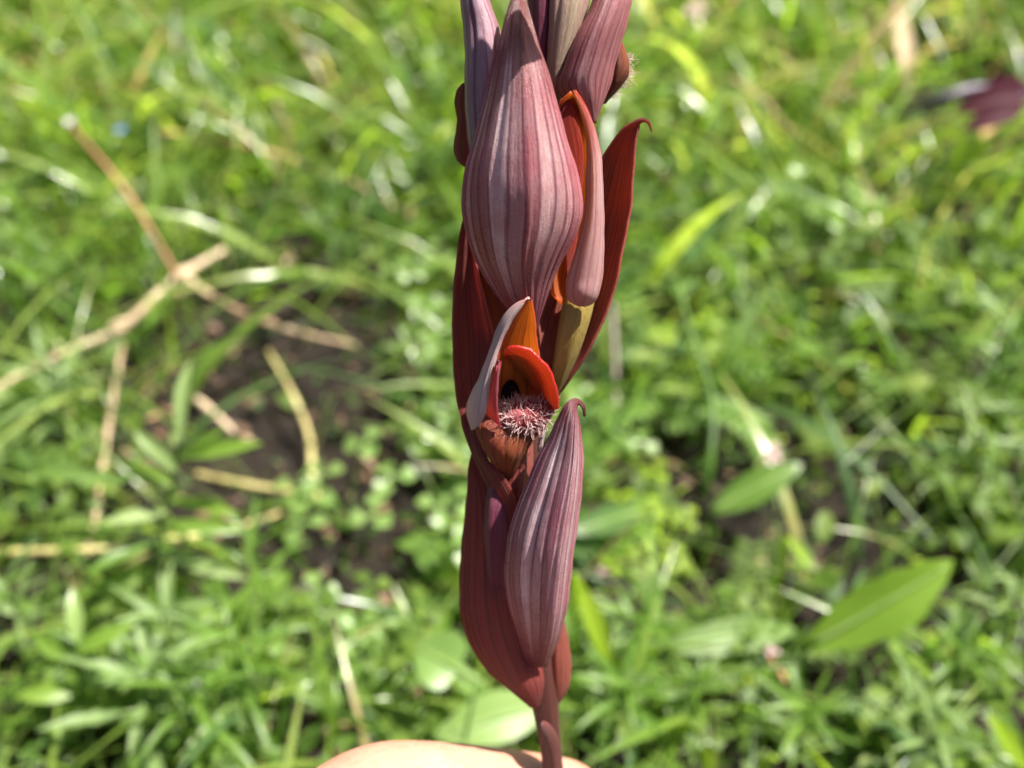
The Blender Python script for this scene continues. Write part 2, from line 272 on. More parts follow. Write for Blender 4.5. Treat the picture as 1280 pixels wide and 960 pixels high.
def petal(name, rows, outer, inner, parent, theta=72, keel=0.0, kc=0.0, veins=9, relief=0.10, wob=0.25, thick=0.35, nu=61, nv=70, seed=0, skew=0.0):
    """rows from base to tip: (left px, left py, left w, right px, right py, right w, bulge mm)"""
    r = random.Random(seed or hash(name) % 1000)
    ctrl = []
    for (lx, ly, lw, rx, ry, rw, b) in rows:
        ctrl.append(np.concatenate([P(lx, ly, lw) * 1000, P(rx, ry, rw) * 1000, [b]]))
    c = crom(ctrl, nv)
    th = math.radians(theta)
    a = np.linspace(-1, 1, nu); s = np.sin(a * th) / math.sin(th)
    ell = (np.cos(a * th) - math.cos(th)) / (1 - math.cos(th))
    tri = np.where(s < kc, (s + 1) / (kc + 1), (1 - s) / (1 - kc))
    prof = ell * (1 - keel) + tri * keel
    L = c[:, None, :3]; R = c[:, None, 3:6]; B = c[:, None, 6]
    W = -CF
    pos = L * ((1 - s) / 2)[None, :, None] + R * ((1 + s) / 2)[None, :, None] + W * (B * prof[None, :])[..., None]
    U, V = np.meshgrid((a + 1) / 2, np.linspace(0, 1, nv))
    # normals
    du = np.gradient(pos, axis=1); dv = np.gradient(pos, axis=0)
    N = np.cross(du, dv); N /= np.maximum(1e-9, np.linalg.norm(N, axis=2, keepdims=True))
    flip = (N @ W).mean() < 0                 # rows given tip side down: keep the first material on the near side
    if flip: N = -N
    ph = [r.uniform(0, 6.28) for _ in range(6)]
    env = np.sin(np.pi * np.clip(V, 0, 1)) ** 0.6
    uu = U * veins + 0.35 * np.sin(7 * U) + 0.10 * np.sin(6 * V + 19 * U)
    st = np.abs(uu - np.floor(uu) - 0.5) * 2
    amp = 0.6 + 0.4 * np.sin(np.floor(uu) * 2.4 + ph[0])
    disp = -relief * 2.2 * amp * np.exp(-(st / 0.38) ** 2) * env
    disp += wob * env * (np.sin(7 * V + 3 * U + ph[1]) * 0.5 + np.sin(13 * V - 5 * U + ph[2]) * 0.3 + np.sin(4 * U * 3.1 + ph[3]) * 0.4)
    disp += 0.06 * env * (np.abs(2 * U - 1) ** 4) * (np.sin(23 * V + ph[4]) + 0.7 * np.sin(51 * V + ph[5]) + 0.5 * np.sin(11 * V + 4 * U))   # wavy, slightly ragged margin
    wid = np.linalg.norm(c[:, 3:6] - c[:, :3], axis=1)
    disp *= np.clip(wid / 6.0, 0.05, 1)[:, None]
    front = pos + N * disp[..., None]
    back = front - N * thick
    v = np.concatenate([front.reshape(-1, 3), back.reshape(-1, 3)]) * 0.001
    uv = np.concatenate([np.stack([U, V], -1).reshape(-1, 2)] * 2)
    i, j = np.meshgrid(np.arange(nu - 1), np.arange(nv - 1)); k = (j * nu + i).ravel(); o = nu * nv
    f1 = np.stack([k, k + 1, k + nu + 1, k + nu], -1); f2 = f1[:, ::-1] + o
    e = []
    for jj in range(nv - 1):
        for ii, fl in ((0, True), (nu - 1, False)):
            q = jj * nu + ii
            e.append([q, q + nu, q + nu + o, q + o] if fl else [q + nu, q, q + o, q + nu + o])
    for ii in range(nu - 1):
        for jj, fl in ((0, True), (nv - 1, False)):
            q = jj * nu + ii
            e.append([q + 1, q, q + o, q + 1 + o] if fl else [q, q + 1, q + 1 + o, q + o])
    f = np.concatenate([f1, f2, np.array(e)])
    if flip: f = f[:, ::-1]
    mi = np.concatenate([np.zeros(len(f1)), np.ones(len(f2)), np.zeros(len(e))])
    me = mesh_np(name, v, f, [M[outer], M[inner]], mi, uv)
    return obj(name, me, parent)

def frames(path):
    path = np.asarray(path, float); T = np.gradient(path, axis=0); T /= np.linalg.norm(T, axis=1, keepdims=True)
    up = np.array([0, 0, 1.0]) if abs(T[0][2]) < 0.9 else np.array([1.0, 0, 0])
    A = []; a = np.cross(T[0], up); a /= np.linalg.norm(a)
    for k in range(len(path)):
        a = a - T[k] * (a @ T[k]); a /= np.linalg.norm(a); A.append(a)
    A = np.array(A); return T, A, np.cross(T, A)
def smooth_path(pts, n):
    pts = np.asarray(pts, float); k = len(pts)
    q = np.concatenate([pts, np.zeros((k, 6))], 1)[:, :max(6, pts.shape[1])]
    return crom(q, n)[:, :pts.shape[1]]
def tube_mesh(name, pts, radii, mat, seg=12, n=24, ribs=0, rib=0.0, tint=0.5, irregular=0.0, seed=1):
    """closed tapered tube through world points (metres)"""
    r_ = np.random.default_rng(seed)
    c = smooth_path(np.concatenate([np.asarray(pts, float), np.asarray(radii, float)[:, None]], 1), n)
    p, rad = c[:, :3], np.maximum(c[:, 3], 1e-5)
    rad = rad * (1 + irregular * r_.normal(size=n))
    T, A, Bn = frames(p); ang = np.linspace(0, 2 * np.pi, seg, endpoint=False)
    rr = rad[:, None] * (1 + rib * np.cos(ribs * ang)[None, :])
    v = p[:, None, :] + A[:, None, :] * (np.cos(ang)[None, :] * rr)[..., None] + Bn[:, None, :] * (np.sin(ang)[None, :] * rr)[..., None]
    v = v.reshape(-1, 3); f = []
    for j in range(n - 1):
        for i in range(seg):
            q = (i + 1) % seg; f.append([j * seg + i, j * seg + q, (j + 1) * seg + q, (j + 1) * seg + i])
    v = np.concatenate([v, p[:1], p[-1:]]); a, b = len(v) - 2, len(v) - 1
    for i in range(0, seg, 2):
        f.append([a, (i + 2) % seg, i + 1, i]); o = (n - 1) * seg; f.append([b, o + i, o + i + 1, o + (i + 2) % seg])
    U = np.tile(np.arange(seg) / seg, n); V = np.repeat(np.linspace(0, 1, n), seg)
    uv = np.concatenate([np.stack([U, V], -1), [[0, 0], [0, 1]]])
    wk = np.convolve(r_.normal(0, 0.5, n + 4), np.ones(5) / 5, 'valid')
    tn = np.concatenate([np.repeat(tint + wk, seg), [tint, tint]]) + r_.normal(0, 0.06, len(v))
    return mesh_np(name, v, f, [M[mat]], None, uv, True, tn)

def rows_w(rows, w, b):           # rows (lx,ly,rx,ry) with constant or listed depth and bulge
    n = len(rows); g = lambda q, i: q[i] if isinstance(q, (list, tuple)) else q
    def gi(q, i):
        if isinstance(q, (list, tuple)):
            x = i / (n - 1) * (len(q) - 1); k = min(int(x), len(q) - 2); return q[k] + (q[k + 1] - q[k]) * (x - k)
        return q
    return [(lx, ly, gi(w, i), rx, ry, gi(w, i), gi(b, i)) for i, (lx, ly, rx, ry) in enumerate(rows)]

base_root = on_ground(660, 1500); base_root[0] = 0.004; base_root[1] = 0.03; base_root[2] = 0.0
orchid = empty('tongue_orchid', base_root)
tag(orchid, 'tall maroon and silvery mauve striped orchid spike held upright by fingers', 'orchid')
ORI = Matrix.Translation(Vector(-base_root))
def under(o):                     # keep world placement below an Empty that stands at the plant's base
    o.matrix_parent_inverse = ORI; return o

# stem: rooted in the soil, passes between the fingers, runs up inside the bracts
stem_pts = [base_root + [0, 0, -0.004], base_root * 0.6 + P(696, 1160, -3) * 0.4 + [0.003, -0.008, 0.0], P(698, 1080, -3), P(692, 970, -3), P(684, 900, -3), P(677, 840, -3), P(668, 740, -6), P(662, 600, -8), P(662, 420, -9), P(674, 220, -11), P(694, 60, -12), P(704, -60, -12), P(704, -300, -12)]
under(obj('stem', tube_mesh('stem', stem_pts, np.array([2.6, 2.3, 2.1, 1.6, 2.0, 2.6, 2.5, 2.2, 2.0, 2.0, 2.0, 2.0, 1.2]) * 1e-3, 'stem', 20, 110, 9, 0.05), orchid))

def bract(rows, outer, inner, **kw): return under(petal('bract', rows, outer, inner, orchid, **kw))
# large central bract
bract(rows_w([(662, 413, 670, 414), (634, 388, 680, 386), (611, 358, 691, 352), (593, 328, 705, 321), (581, 292, 723, 287), (577, 250, 729, 252), (582, 208, 723, 210), (594, 165, 710, 165), (606, 120, 696, 120), (615, 80, 683, 80), (625, 45, 671, 45), (632, 18, 663, 18), (640, -4, 657, -2), (648, -16, 650, -16)],
             [-1.5, 0, 1, 2, 2.5, 2.2, 1.4, 0.2, -1.2, -2.6, -4], [0.6, 3.5, 6.5, 7, 6.5, 5.5, 4, 2, 0.4]), 'mauve', 'orange', theta=68, keel=0.6, kc=0.14, veins=10, seed=3, relief=0.12, wob=0.3, nu=91, nv=90)
# upper left silvery bract
bract(rows_w([(598, 222, 606, 222), (590, 207, 622, 200), (584, 170, 634, 165), (581, 130, 637, 125), (581, 80, 634, 80), (579, 40, 627, 38), (576, 0, 612, 0), (577, -50, 604, -50), (588, -115, 592, -115)], [-5, -4.5, -5, -6.5, -8.5], [1, 5, 5, 4, 3, 0.5]), 'silver', 'inner_red', theta=74, veins=7, seed=5)
# red sepal peeping out on the far side of it
# upper right bract
bract(rows_w([(738, 156, 745, 155), (716, 136, 754, 131), (697, 112, 763, 108), (703, 85, 770, 82), (716, 50, 779, 47), (733, 15, 787, 12), (750, -25, 791, -20), (768, -70, 790, -65), (785, -105, 787, -105)], [-5, -6, -6.5, -8, -10], [1, 4, 4.5, 4, 2, 0.4]), 'rose', 'inner_red', theta=74, veins=8, seed=7)
# cream bract and dull purple one at the back of the top
bract(rows_w([(690, 150, 706, 150), (682, 105, 706, 105), (681, 60, 722, 55), (683, 20, 735, 12), (686, -20, 744, -22), (700, -90, 735, -90), (718, -150, 720, -150)], -8, [1, 3, 3, 2, 0.4]), 'cream', 'inner_red', theta=70, veins=7, seed=9)
bract(rows_w([(655, 130, 692, 140), (655, 80, 692, 80), (658, 30, 693, 30), (660, -20, 694, -20), (668, -80, 690, -80), (680, -130, 682, -130)], -9.5, [1, 3, 3, 2, 0.4]), 'violet', 'inner_dark', theta=70, veins=7, seed=10)
# long right bract with the hooked tip, hollow side to the viewer
bract([(690, 490, -5, 699, 491, -5, -0.3), (678, 467, -4, 714, 470, -4, -2), (672, 430, -4, 739, 432, -3, -3.6), (676, 395, -5, 758, 388, -3, -4), (688, 362, -6, 771, 345, -3, -4), (705, 320, -8, 780, 300, -3.5, -3.5), (725, 270, -8, 786, 260, -4, -3), (741, 230, -7, 789, 222, -4, -2.2), (753, 200, -6, 792, 190, -4, -1.6), (767, 179, -5, 794, 172, -4, -0.9), (782, 160, -4, 798, 159, -4, -0.3), (795, 149, -4, 803, 153, -4, 0.3), (805, 147, -4, 808, 153.5, -4, 0.3), (813, 153, -4, 811, 158, -4, 0.2), (815, 164, -4, 814, 165, -4, 0.0)], 'inner_red', 'mauve', theta=60, veins=11, seed=11, nu=81, nv=90)
# dark left bract whose lower margin crosses to the middle
bract([(634, 676, 1, 638, 672, 1.5, 0.2), (617, 632, 0, 645, 626, 2.5, 0.8), (603, 598, -1, 631, 597, 2.5, 1.0), (590, 568, -2, 610, 574, 1.5, 1.0), (579, 535, -3, 606, 546, -0.5, 0.4), (572, 500, -3, 618, 505, -2, -1.2), (568, 460, -4, 618, 460, -2, -1.8), (566, 420, -4, 616, 425, -3, -2), (567, 380, -4, 608, 390, -3, -2), (571, 340, -4, 597, 345, -4, -1.6), (576, 300, -4, 592, 310, -5, -1), (584, 262, -5, 586, 262, -5, 0)], 'inner_dark', 'mauve', theta=60, veins=10, seed=12, nu=71, nv=90)
# lower right bract in front, hooked tip
bract(rows_w([(658, 832, 684, 833), (648, 800, 697, 805), (637, 762, 708, 765), (631, 725, 715, 725), (632, 690, 720, 690), (640, 650, 725, 650), (654, 612, 729, 610), (671, 573, 730, 573), (686, 545, 727, 545), (697, 521, 724, 522), (707, 504, 722, 512), (717, 497, 723, 506), (726, 500, 726, 509), (732, 508, 728, 512), (731, 521, 729, 521)], [1.5, 4, 5.5, 6.2, 6.2, 5.6, 4.6, 4], [1.0, 4.5, 6, 6, 5, 4, 2.5, 0.6, 0.2]), 'low', 'inner_red', theta=68, keel=0.55, kc=0.5, veins=9, seed=14, relief=0.16, nu=91, nv=90)
# lower left bract
bract(rows_w([(662, 884, 676, 884), (640, 865, 682, 865), (614, 843, 686, 845), (592, 812, 680, 815), (579, 780, 672, 780), (573, 742, 666, 742), (575, 700, 658, 700), (580, 650, 646, 655), (584, 610, 630, 615), (586, 580, 612, 585), (592, 555, 596, 555)], [-1, -2, -3, -4, -4, -4], [0.8, 4, 5, 4.5, 3, 1, 0.2]), 'inner_dark', 'mauve', theta=74, veins=10, seed=15, nu=81, nv=80)
# small red bract behind the lower one, and the folded sheath at the bottom
bract(rows_w([(688, 890, 694, 889), (684, 862, 709, 862), (682, 835, 714, 835), (684, 806, 713, 808), (692, 778, 706, 778), (700, 760, 702, 760)], -4, [0.6, 3, 3, 2, 0.3]), 'inner_red', 'mauve', theta=70, veins=7, seed=16)
bract(rows_w([(688, 1010, 708, 1005), (681, 965, 704, 962), (676, 930, 699, 926), (673, 908, 688, 905), (677, 898, 680, 898)], [-0.5, -0.8, -1, -1.2], [1.5, 2, 1.8, 1.2, 0.3]), 'stem', 'inner_red', theta=70, veins=6, seed=17, nu=41, nv=40)
# bracts and buds further up the spike, above the picture
bract(rows_w([(676, -14, 716, -14), (644, -60, 748, -60), (640, -140, 750, -140), (660, -240, 722, -240), (690, -320, 694, -320)], [3, 4, 3, 0], [1, 8, 8, 4, 0.3]), 'mauve', 'orange', seed=21, veins=10)
bract(rows_w([(720, -40, 750, -40), (722, -110, 770, -110), (728, -190, 768, -190), (742, -270, 745, -270)], -10, [1, 4, 3, 0.3]), 'silver', 'orange', seed=22)
bract(rows_w([(640, -150, 690, -150), (642, -230, 690, -230), (655, -300, 690, -300), (672, -370, 675, -370)], -12, [1, 4, 3, 0.3]), 'rose', 'orange', seed=23)

def flower():
    f = empty('flower', (0, 0, 0), parent=orchid); return under(f)
# flower at the upper left: only the red flank shows
f = flower()
petal('sepal', rows_w([(586, 212, 600, 212), (572, 202, 600, 200), (567, 188, 602, 185), (568, 168, 602, 165), (570, 149, 602, 148), (567, 131, 600, 130), (571, 113, 598, 115), (577, 105, 582, 105)], [-6, -8, -8, -7], [0.5, 2, 2, 0.5]), 'brown_orange', 'mauve', f, veins=5, seed=31, nu=41, nv=50)
# flower at the upper right with the fringed lip
f = flower()
petal('lip', rows_w([(748, 132, 757, 130), (756, 118, 769, 117), (760, 103, 780, 104), (764, 88, 787, 91), (768, 70, 785, 70), (771, 54, 779, 54)], -9, [0.3, 2, 2, 0.3]), 'brown_orange', 'lip_pink', f, veins=5, seed=32, nu=41, nv=50)
# flower at the right: folded hood, orange inside
f = flower()
petal('hood', rows_w([(724, 383.5, 730, 384), (713, 378, 740, 380), (708, 370, 746, 373), (708, 352, 752, 347), (715, 328, 755, 315), (725, 295, 755.5, 280), (731, 262, 754.5, 240), (733, 230, 753, 205), (734, 200, 749, 180), (732, 170, 742, 155), (725, 140, 733, 135), (716, 114, 717, 113)], [-1, -0.5, 0, 0, -1, -1.5], [1.2, 2.6, 2.4, 2, 1.4, 0.8, 0.2]), 'pink_hood', 'orange', f, veins=5, seed=33, nu=51, nv=80)
petal('sepal', rows_w([(702, 377, 712, 379), (692, 366, 718, 368), (689, 345, 724, 345), (694, 310, 732, 300), (700, 270, 738, 260), (700, 220, 740, 215), (697, 175, 740, 175), (697, 145, 735, 145), (703, 128, 726, 126), (715, 116, 718, 115)], [-4, -4, -4, -3, -2], [-1, -3, -3, -2.4, -0.6]), 'orange', 'pink_hood', f, theta=60, veins=7, seed=34, nu=51, nv=70)
petal('petal', rows_w([(708, 345, 710, 345), (702, 310, 720, 310), (696, 250, 728, 250), (692, 190, 730, 190), (693, 150, 722, 150), (697, 132, 716, 130), (700, 124, 710, 121)], [-3.5, -3.2], [0.8, 0.5, 0.2]), 'red_lobe', 'orange', f, veins=4, seed=35, nu=31, nv=40)
obj('ovary', tube_mesh('ovary', [P(728, 362, -5), P(720, 392, -4), P(710, 432, -4), P(699, 470, -5), P(694, 492, -6)], np.array([2.0, 2.1, 1.8, 1.2, 0.7]) * 1e-3, 'ovary', 24, 40, 6, 0.08), f)
# flower half hidden behind the dark left bract
f = flower()
petal('sepal', rows_w([(600, 432, 640, 432), (588, 400, 642, 400), (582, 365, 632, 368), (580, 335, 618, 335), (584, 300, 606, 300)], -6, [-1, -2, -2, -1]), 'brown_orange', 'mauve', f, veins=6, seed=36, nu=41, nv=50)

# the open flower in the middle
f = flower()
petal('hood', [(589, 538, 2, 600, 532, 4, 0.5), (583, 515, 1, 610, 512, 5, 1.4), (587, 492, 1, 614, 485, 5, 1.8), (600, 465, 1.5, 618, 455, 5, 1.8), (612, 435, 2, 627, 430, 5, 1.6), (622, 407, 3, 641, 402, 5.5, 1.2), (635, 387, 4, 653, 384, 6, 0.8), (650, 376, 5, 659, 374.5, 6, 0.3), (662, 373, 5.6, 664, 374, 6, 0)], 'pale_hood', 'orange', f, veins=4, seed=41, nu=41, nv=80)
petal('sepal', [(603, 515, 3, 692, 505, 1, -4), (610, 482, 3.5, 687, 478, 1, -5), (619, 452, 4, 676, 455, 2, -4.6), (628, 427, 4.5, 670, 430, 3, -3), (641, 402, 5, 668, 405, 4, -1.5), (653, 385, 5.5, 665, 387, 5, -0.5), (661, 374, 6, 663, 375, 5.8, 0)], 'orange', 'pink_hood', f, theta=70, veins=8, seed=42, nu=71, nv=80)
lip = petal('lip', [(636, 502, -2, 682, 499, -2, 0.5), (624, 505, 0.5, 692, 502, 0.5, 1.4), (622, 516, 2.2, 693, 513, 2.2, 2), (627, 530, 3, 688, 527, 3, 2), (636, 541, 2.4, 678, 538, 2.4, 1.6), (644, 549, 0.8, 668, 547, 0.8, 1)], 'lip_pink', 'lip_wall', f, veins=8, seed=43, relief=0.15, wob=0.5, nu=61, nv=50)
petal('lip_lobe', [(656, 506, -4, 695, 512, 4, -1), (655, 493, -4, 694.5, 495, 5, -1.5), (652, 482, -4, 690, 475, 5.5, -1.8), (648, 470, -3, 682, 460, 6, -1.8), (643, 460, -1.5, 670, 447, 6.3, -1.5), (637, 453, 1, 656, 438, 6.3, -1.1), (633, 447, 3, 643, 435.5, 6, -0.6), (632, 441, 4.5, 635, 438, 5.5, -0.1)], 'lip_wall', 'lip_magenta', f, theta=60, veins=5, seed=44, relief=0.05, wob=0.15, nu=61, nv=60, thick=0.5)
petal('lip_lobe', [(603, 514, 3, 626, 534, 5, 0.6), (607, 498, 4, 622, 505, 6, 0.9), (613, 478, 4.5, 623.5, 480, 6.5, 0.9), (618, 462, 5, 624.5, 461, 6.5, 0.6), (622, 450, 5.5, 624.5, 450, 6, 0.1)], 'lip_magenta', 'lip_wall', f, veins=4, seed=45, relief=0.04, wob=0.1, nu=41, nv=50, thick=0.5)
petal('lip_base', rows_w([(630, 606, 642, 606), (618, 588, 648, 588), (606, 568, 656, 572), (598, 548, 664, 558), (595, 530, 670, 544), (604, 518, 668, 530)], [-1, 1, 1.5, 1], [0.8, 3, 4, 3, 2]), 'brown_orange', 'lip_wall', f, veins=7, seed=46, nu=51, nv=50)
obj('throat_shade', tube_mesh('throat_shade', [P(624, 470, -5), P(631, 480, -3), P(635, 492, -2.5), P(637, 508, -2)], np.array([0.7, 1.6, 1.8, 1.2]) * 1e-3, 'throat_shade', 12, 16), f)  # dark plug standing in for the shaded hole of the throat
obj('ovary', tube_mesh('ovary', [P(650, 545, -2), P(646, 590, -1), P(640, 640, -1), P(636, 690, -2)], np.array([1.8, 2.2, 2.0, 1.2]) * 1e-3, 'ovary_red', 24, 40, 6, 0.1), f)
petal('sepal', rows_w([(672, 566, 676, 566), (672, 556, 679, 555), (675, 544, 682, 540), (680, 535, 684, 533)], 2, 0.4), 'pale_hood', 'pale_hood', f, veins=2, seed=47, nu=15, nv=20)
# dark flower tucked between the two lower bracts
f = flower()
petal('hood', rows_w([(612, 748, 640, 748), (606, 700, 640, 700), (605, 650, 640, 655), (609, 615, 636, 625), (616, 592, 624, 595)], [-0.5, 0.5, 0.5, -1], [0.8, 2, 2, 0.5]), 'violet', 'orange', f, veins=6, seed=51, nu=41, nv=50)

def hairs(name, roots, dirs, lens, rad, mat, parent, seed=3):
    r_ = np.random.default_rng(seed); V = []; F = []; ns = 5
    for p, d, L in zip(roots, dirs, lens):
        d = d / np.linalg.norm(d); bend = r_.normal(size=3) * 0.35; pts = []
        for k in range(ns):
            s = k / (ns - 1); q = p + L * (d * s + bend * s * s * 0.7); pts.append(q)
        a = np.cross(d, [0.3, 0.7, 0.2]); a /= np.linalg.norm(a); bb = np.cross(d, a)
        o = len(V)
        for k, q in enumerate(pts):
            rr = rad * (1 - 0.55 * k / (ns - 1))
            for g in range(3): V.append(q + rr * (a * math.cos(g * 2.094) + bb * math.sin(g * 2.094)))
        for k in range(ns - 1):
            for g in range(3): F.append([o + k * 3 + g, o + k * 3 + (g + 1) % 3, o + k * 3 + 3 + (g + 1) % 3, o + k * 3 + 3 + g])
    h = obj(name, mesh_np(name, np.array(V), F, [M[mat]]), parent); h['kind'] = 'stuff'
    return h
def sample_petal(o, n, lo, hi, seed):
    me = o.data; r_ = np.random.default_rng(seed); m = len(me.vertices) // 2
    co = np.zeros(len(me.vertices) * 3); me.vertices.foreach_get('co', co); co = co.reshape(-1, 3)[:m]
    no = np.array([v.normal[:] for v in me.vertices[:m]])
    k = r_.integers(int(lo * m), int(hi * m), n); return co[k], no[k], r_
lip_flower = lip.parent
p, n_, r_ = sample_petal(lip, 480, 0.14, 0.80, 4)
d = n_ * 0.8 + r_.normal(size=n_.shape) * 0.55 + CU * 0.25
hairs('hairs', p, d, r_.uniform(0.5, 1.5, len(p)) * 1e-3, 0.052e-3, 'hair', lip_flower)
fr = [o for o in orchid.children if o.name.startswith('flower')][1]
fl = fr.children[0]; me = fl.data; m = len(me.vertices) // 2; nu = 41
roots = np.array([me.vertices[j * nu + 40 - i].co[:] for j in range(6, 42) for i in (0, 2)])
hairs('hairs', roots, CX * 0.8 - CU * 0.35 + np.random.default_rng(5).normal(size=roots.shape) * 0.4, np.random.default_rng(6).uniform(0.5, 1.5, len(roots)) * 1e-3, 0.04e-3, 'hair', fr, 8)

# ------------------------------------------------------------------ hand
def build_hand():
    S = 1000.0
    J = [(P(190, 1640, 62), 27), (P(270, 1430, 48), 24)]                       # wrist, palm
    E = [(0, 1)]
    J.append((P(90, 1900, 80), 27)); E.append((0, 2)); J.append((P(-40, 2200, 95), 32)); E.append((2, 3))
    fingers = [[(345, 1110, 30, 11), (446, 996, 9, 9.6), (590, 992, -2, 8.4), (752, 1000, -12.5, 6.6)],
               [(330, 1235, 22, 11), (445, 1135, -12, 9.4), (620, 1138, -17, 8.4), (760, 1150, -9, 6.6)],
               [(320, 1360, 25, 10.5), (440, 1262, -11, 9.0), (610, 1266, -16, 8), (745, 1276, -8, 6.4)],
               [(310, 1470, 30, 9.5), (420, 1380, -2, 8.0), (560, 1384, -8, 7.2), (675, 1390, -4, 5.8)]]
    tips = []
    for fg in fingers:
        prev = 1
        for (x, y, w, r) in fg:
            J.append((P(x, y, w), r)); E.append((prev, len(J) - 1)); prev = len(J) - 1
        tips.append((prev, prev - 1))
    prev = 0
    for (x, y, w, r) in [(300, 1370, 64, 15), (420, 1230, 52, 11.5), (560, 1150, 33, 10), (685, 1110, 9.5, 7.6)]:
        J.append((P(x, y, w), r)); E.append((prev, len(J) - 1)); prev = len(J) - 1
    me = bpy.data.meshes.new('hand_skeleton'); me.from_pydata([tuple(p * S) for p, _ in J], E, [])
    tmp = bpy.data.objects.new('hand_skeleton', me); COL.objects.link(tmp)
    sk = tmp.modifiers.new('skin', 'SKIN'); sk.use_smooth_shade = True
    for i, (_, r) in enumerate(J): me.skin_vertices[0].data[i].radius = (r, r)
    me.skin_vertices[0].data[0].use_root = True
    tmp.modifiers.new('sub', 'SUBSURF').levels = 3
    dg = bpy.context.evaluated_depsgraph_get(); dg.update()
    hm = bpy.data.meshes.new_from_object(tmp.evaluated_get(dg)); bpy.data.objects.remove(tmp)
    wrist = J[0][0]
    hm.transform(Matrix.Translation(Vector(-wrist)) @ Matrix.Scale(1 / S, 4))
    hm.materials.clear(); hm.materials.append(M['skin'])
    hand = obj('hand', hm); hand.location = wrist
    tag(hand, 'bare fair-skinned hand closing its index finger and thumb round the orchid stem', 'hand')
    # nails: thin curved plates on the finger tips
    for a, b, out, r in [(6, 5, -CF, 6.6), (10, 9, -CF, 6.6), (14, 13, -CF, 6.4), (18, 17, -CF, 5.8), (22, 21, -CF, 7.6)]:
        ax = J[a][0] - J[b][0]; ax /= np.linalg.norm(ax); o_ = (CF if a != 22 else -CF); o_ = o_ - ax * (o_ @ ax); o_ /= np.linalg.norm(o_); sd = np.cross(ax, o_)
        V = []; F = []; n1, n2 = 7, 9
        for i in range(n1):
            for j in range(n2):
                an = (j / (n2 - 1) - 0.5) * 1.7; t_ = (i / (n1 - 1) - 0.75) * 10e-3; rr = (r + 0.1) * 1e-3 * (1 - 0.12 * (i / (n1 - 1)) ** 2)
                V.append(J[a][0] + ax * t_ + (o_ * math.cos(an) + sd * math.sin(an)) * rr - wrist)
        for i in range(n1 - 1):
            for j in range(n2 - 1): q = i * n2 + j; F.append([q, q + 1, q + n2 + 1, q + n2])
        nl = obj('fingernail', mesh_np('fingernail', np.array(V), F, [M['nail']]), hand)
        sol = nl.modifiers.new('s', 'SOLIDIFY'); sol.thickness = 0.0005
build_hand()

# ------------------------------------------------------------------ meadow: uncountable grass and small leaves
def ell(px, py, cx, cy, rx, ry): return np.clip(1 - ((px - cx) / rx) ** 2 - ((py - cy) / ry) ** 2, 0, 1)
def scatter(n, seed, dens):
    r_ = np.random.default_rng(seed)
    y = r_.uniform(0.0, 1.0, n * 3) ** 0.8 * 0.95 + 0.06; x = r_.uniform(-0.62, 0.62, n * 3)
    p = np.stack([x, y, np.zeros_like(x)], -1); px, py = to_px(p)
    k = r_.uniform(size=len(x)) < dens(px, py); p = p[k][:n]; p[:, 2] = ground_z(p[:, 0], p[:, 1])
    return p, px[k][:n], py[k][:n], r_
def bare(px, py): return np.maximum.reduce([1.3 * ell(px, py, 360, 520, 200, 210), 1.0 * ell(px, py, 430, 660, 190, 190), 0.9 * ell(px, py, 800, 740, 120, 110), 1.0 * ell(px, py, 960, 640, 230, 130), 0.95 * ell(px, py, 1190, 130, 130, 80)])
def fbm(x, y, s): return 0.5 + 0.25 * (np.sin(x * s + 1.3) * np.cos(y * s * 0.9 + 0.4) + np.sin(x * s * 2.3 + y * s * 1.7) * 0.7)

def blades(name, p, h, w, az, lean, curl, tint, mat, r_, label, cat):
    n = len(p); K = 6; s = np.linspace(0, 1, K)
    d = np.stack([np.cos(az), np.sin(az), np.zeros(n)], -1)
    hor = (lean[:, None] * s + curl[:, None] * s**2.2) * h[:, None]
    ver = h[:, None] * (s - 0.45 * (lean[:, None] * s) ** 2 * 0.6 - np.clip(curl[:, None], 0, 2) * 0.45 * s**3)
    c = p[:, None, :] + d[:, None, :] * hor[..., None] + np.array([0, 0, 1.0]) * ver[..., None]
    tw = r_.uniform(0, 2 * np.pi, n); sd = np.stack([np.cos(tw), np.sin(tw), np.zeros(n)], -1)
    wd = w[:, None] * np.array([0.6, 0.95, 1.0, 0.85, 0.5, 0.04])[None, :] * 0.5
    a = c - sd[:, None, :] * wd[..., None]; b = c + sd[:, None, :] * wd[..., None]
    m = c + np.cross(sd, [0, 0, 1.0])[:, None, :] * (wd * 0.5)[..., None]
    v = np.stack([a, m, b], 2).reshape(-1, 3)
    base = np.arange(n)[:, None, None] * (K * 3) + np.arange(K - 1)[None, :, None] * 3 + np.arange(2)[None, None, :]
    base = base.ravel(); f = np.stack([base, base + 1, base + 4, base + 3], -1)
    o = obj(name, mesh_np(name, v, f, [M[mat]], None, None, True, np.repeat(tint, K * 3)))
    return tag(o, label, cat, kind='stuff')

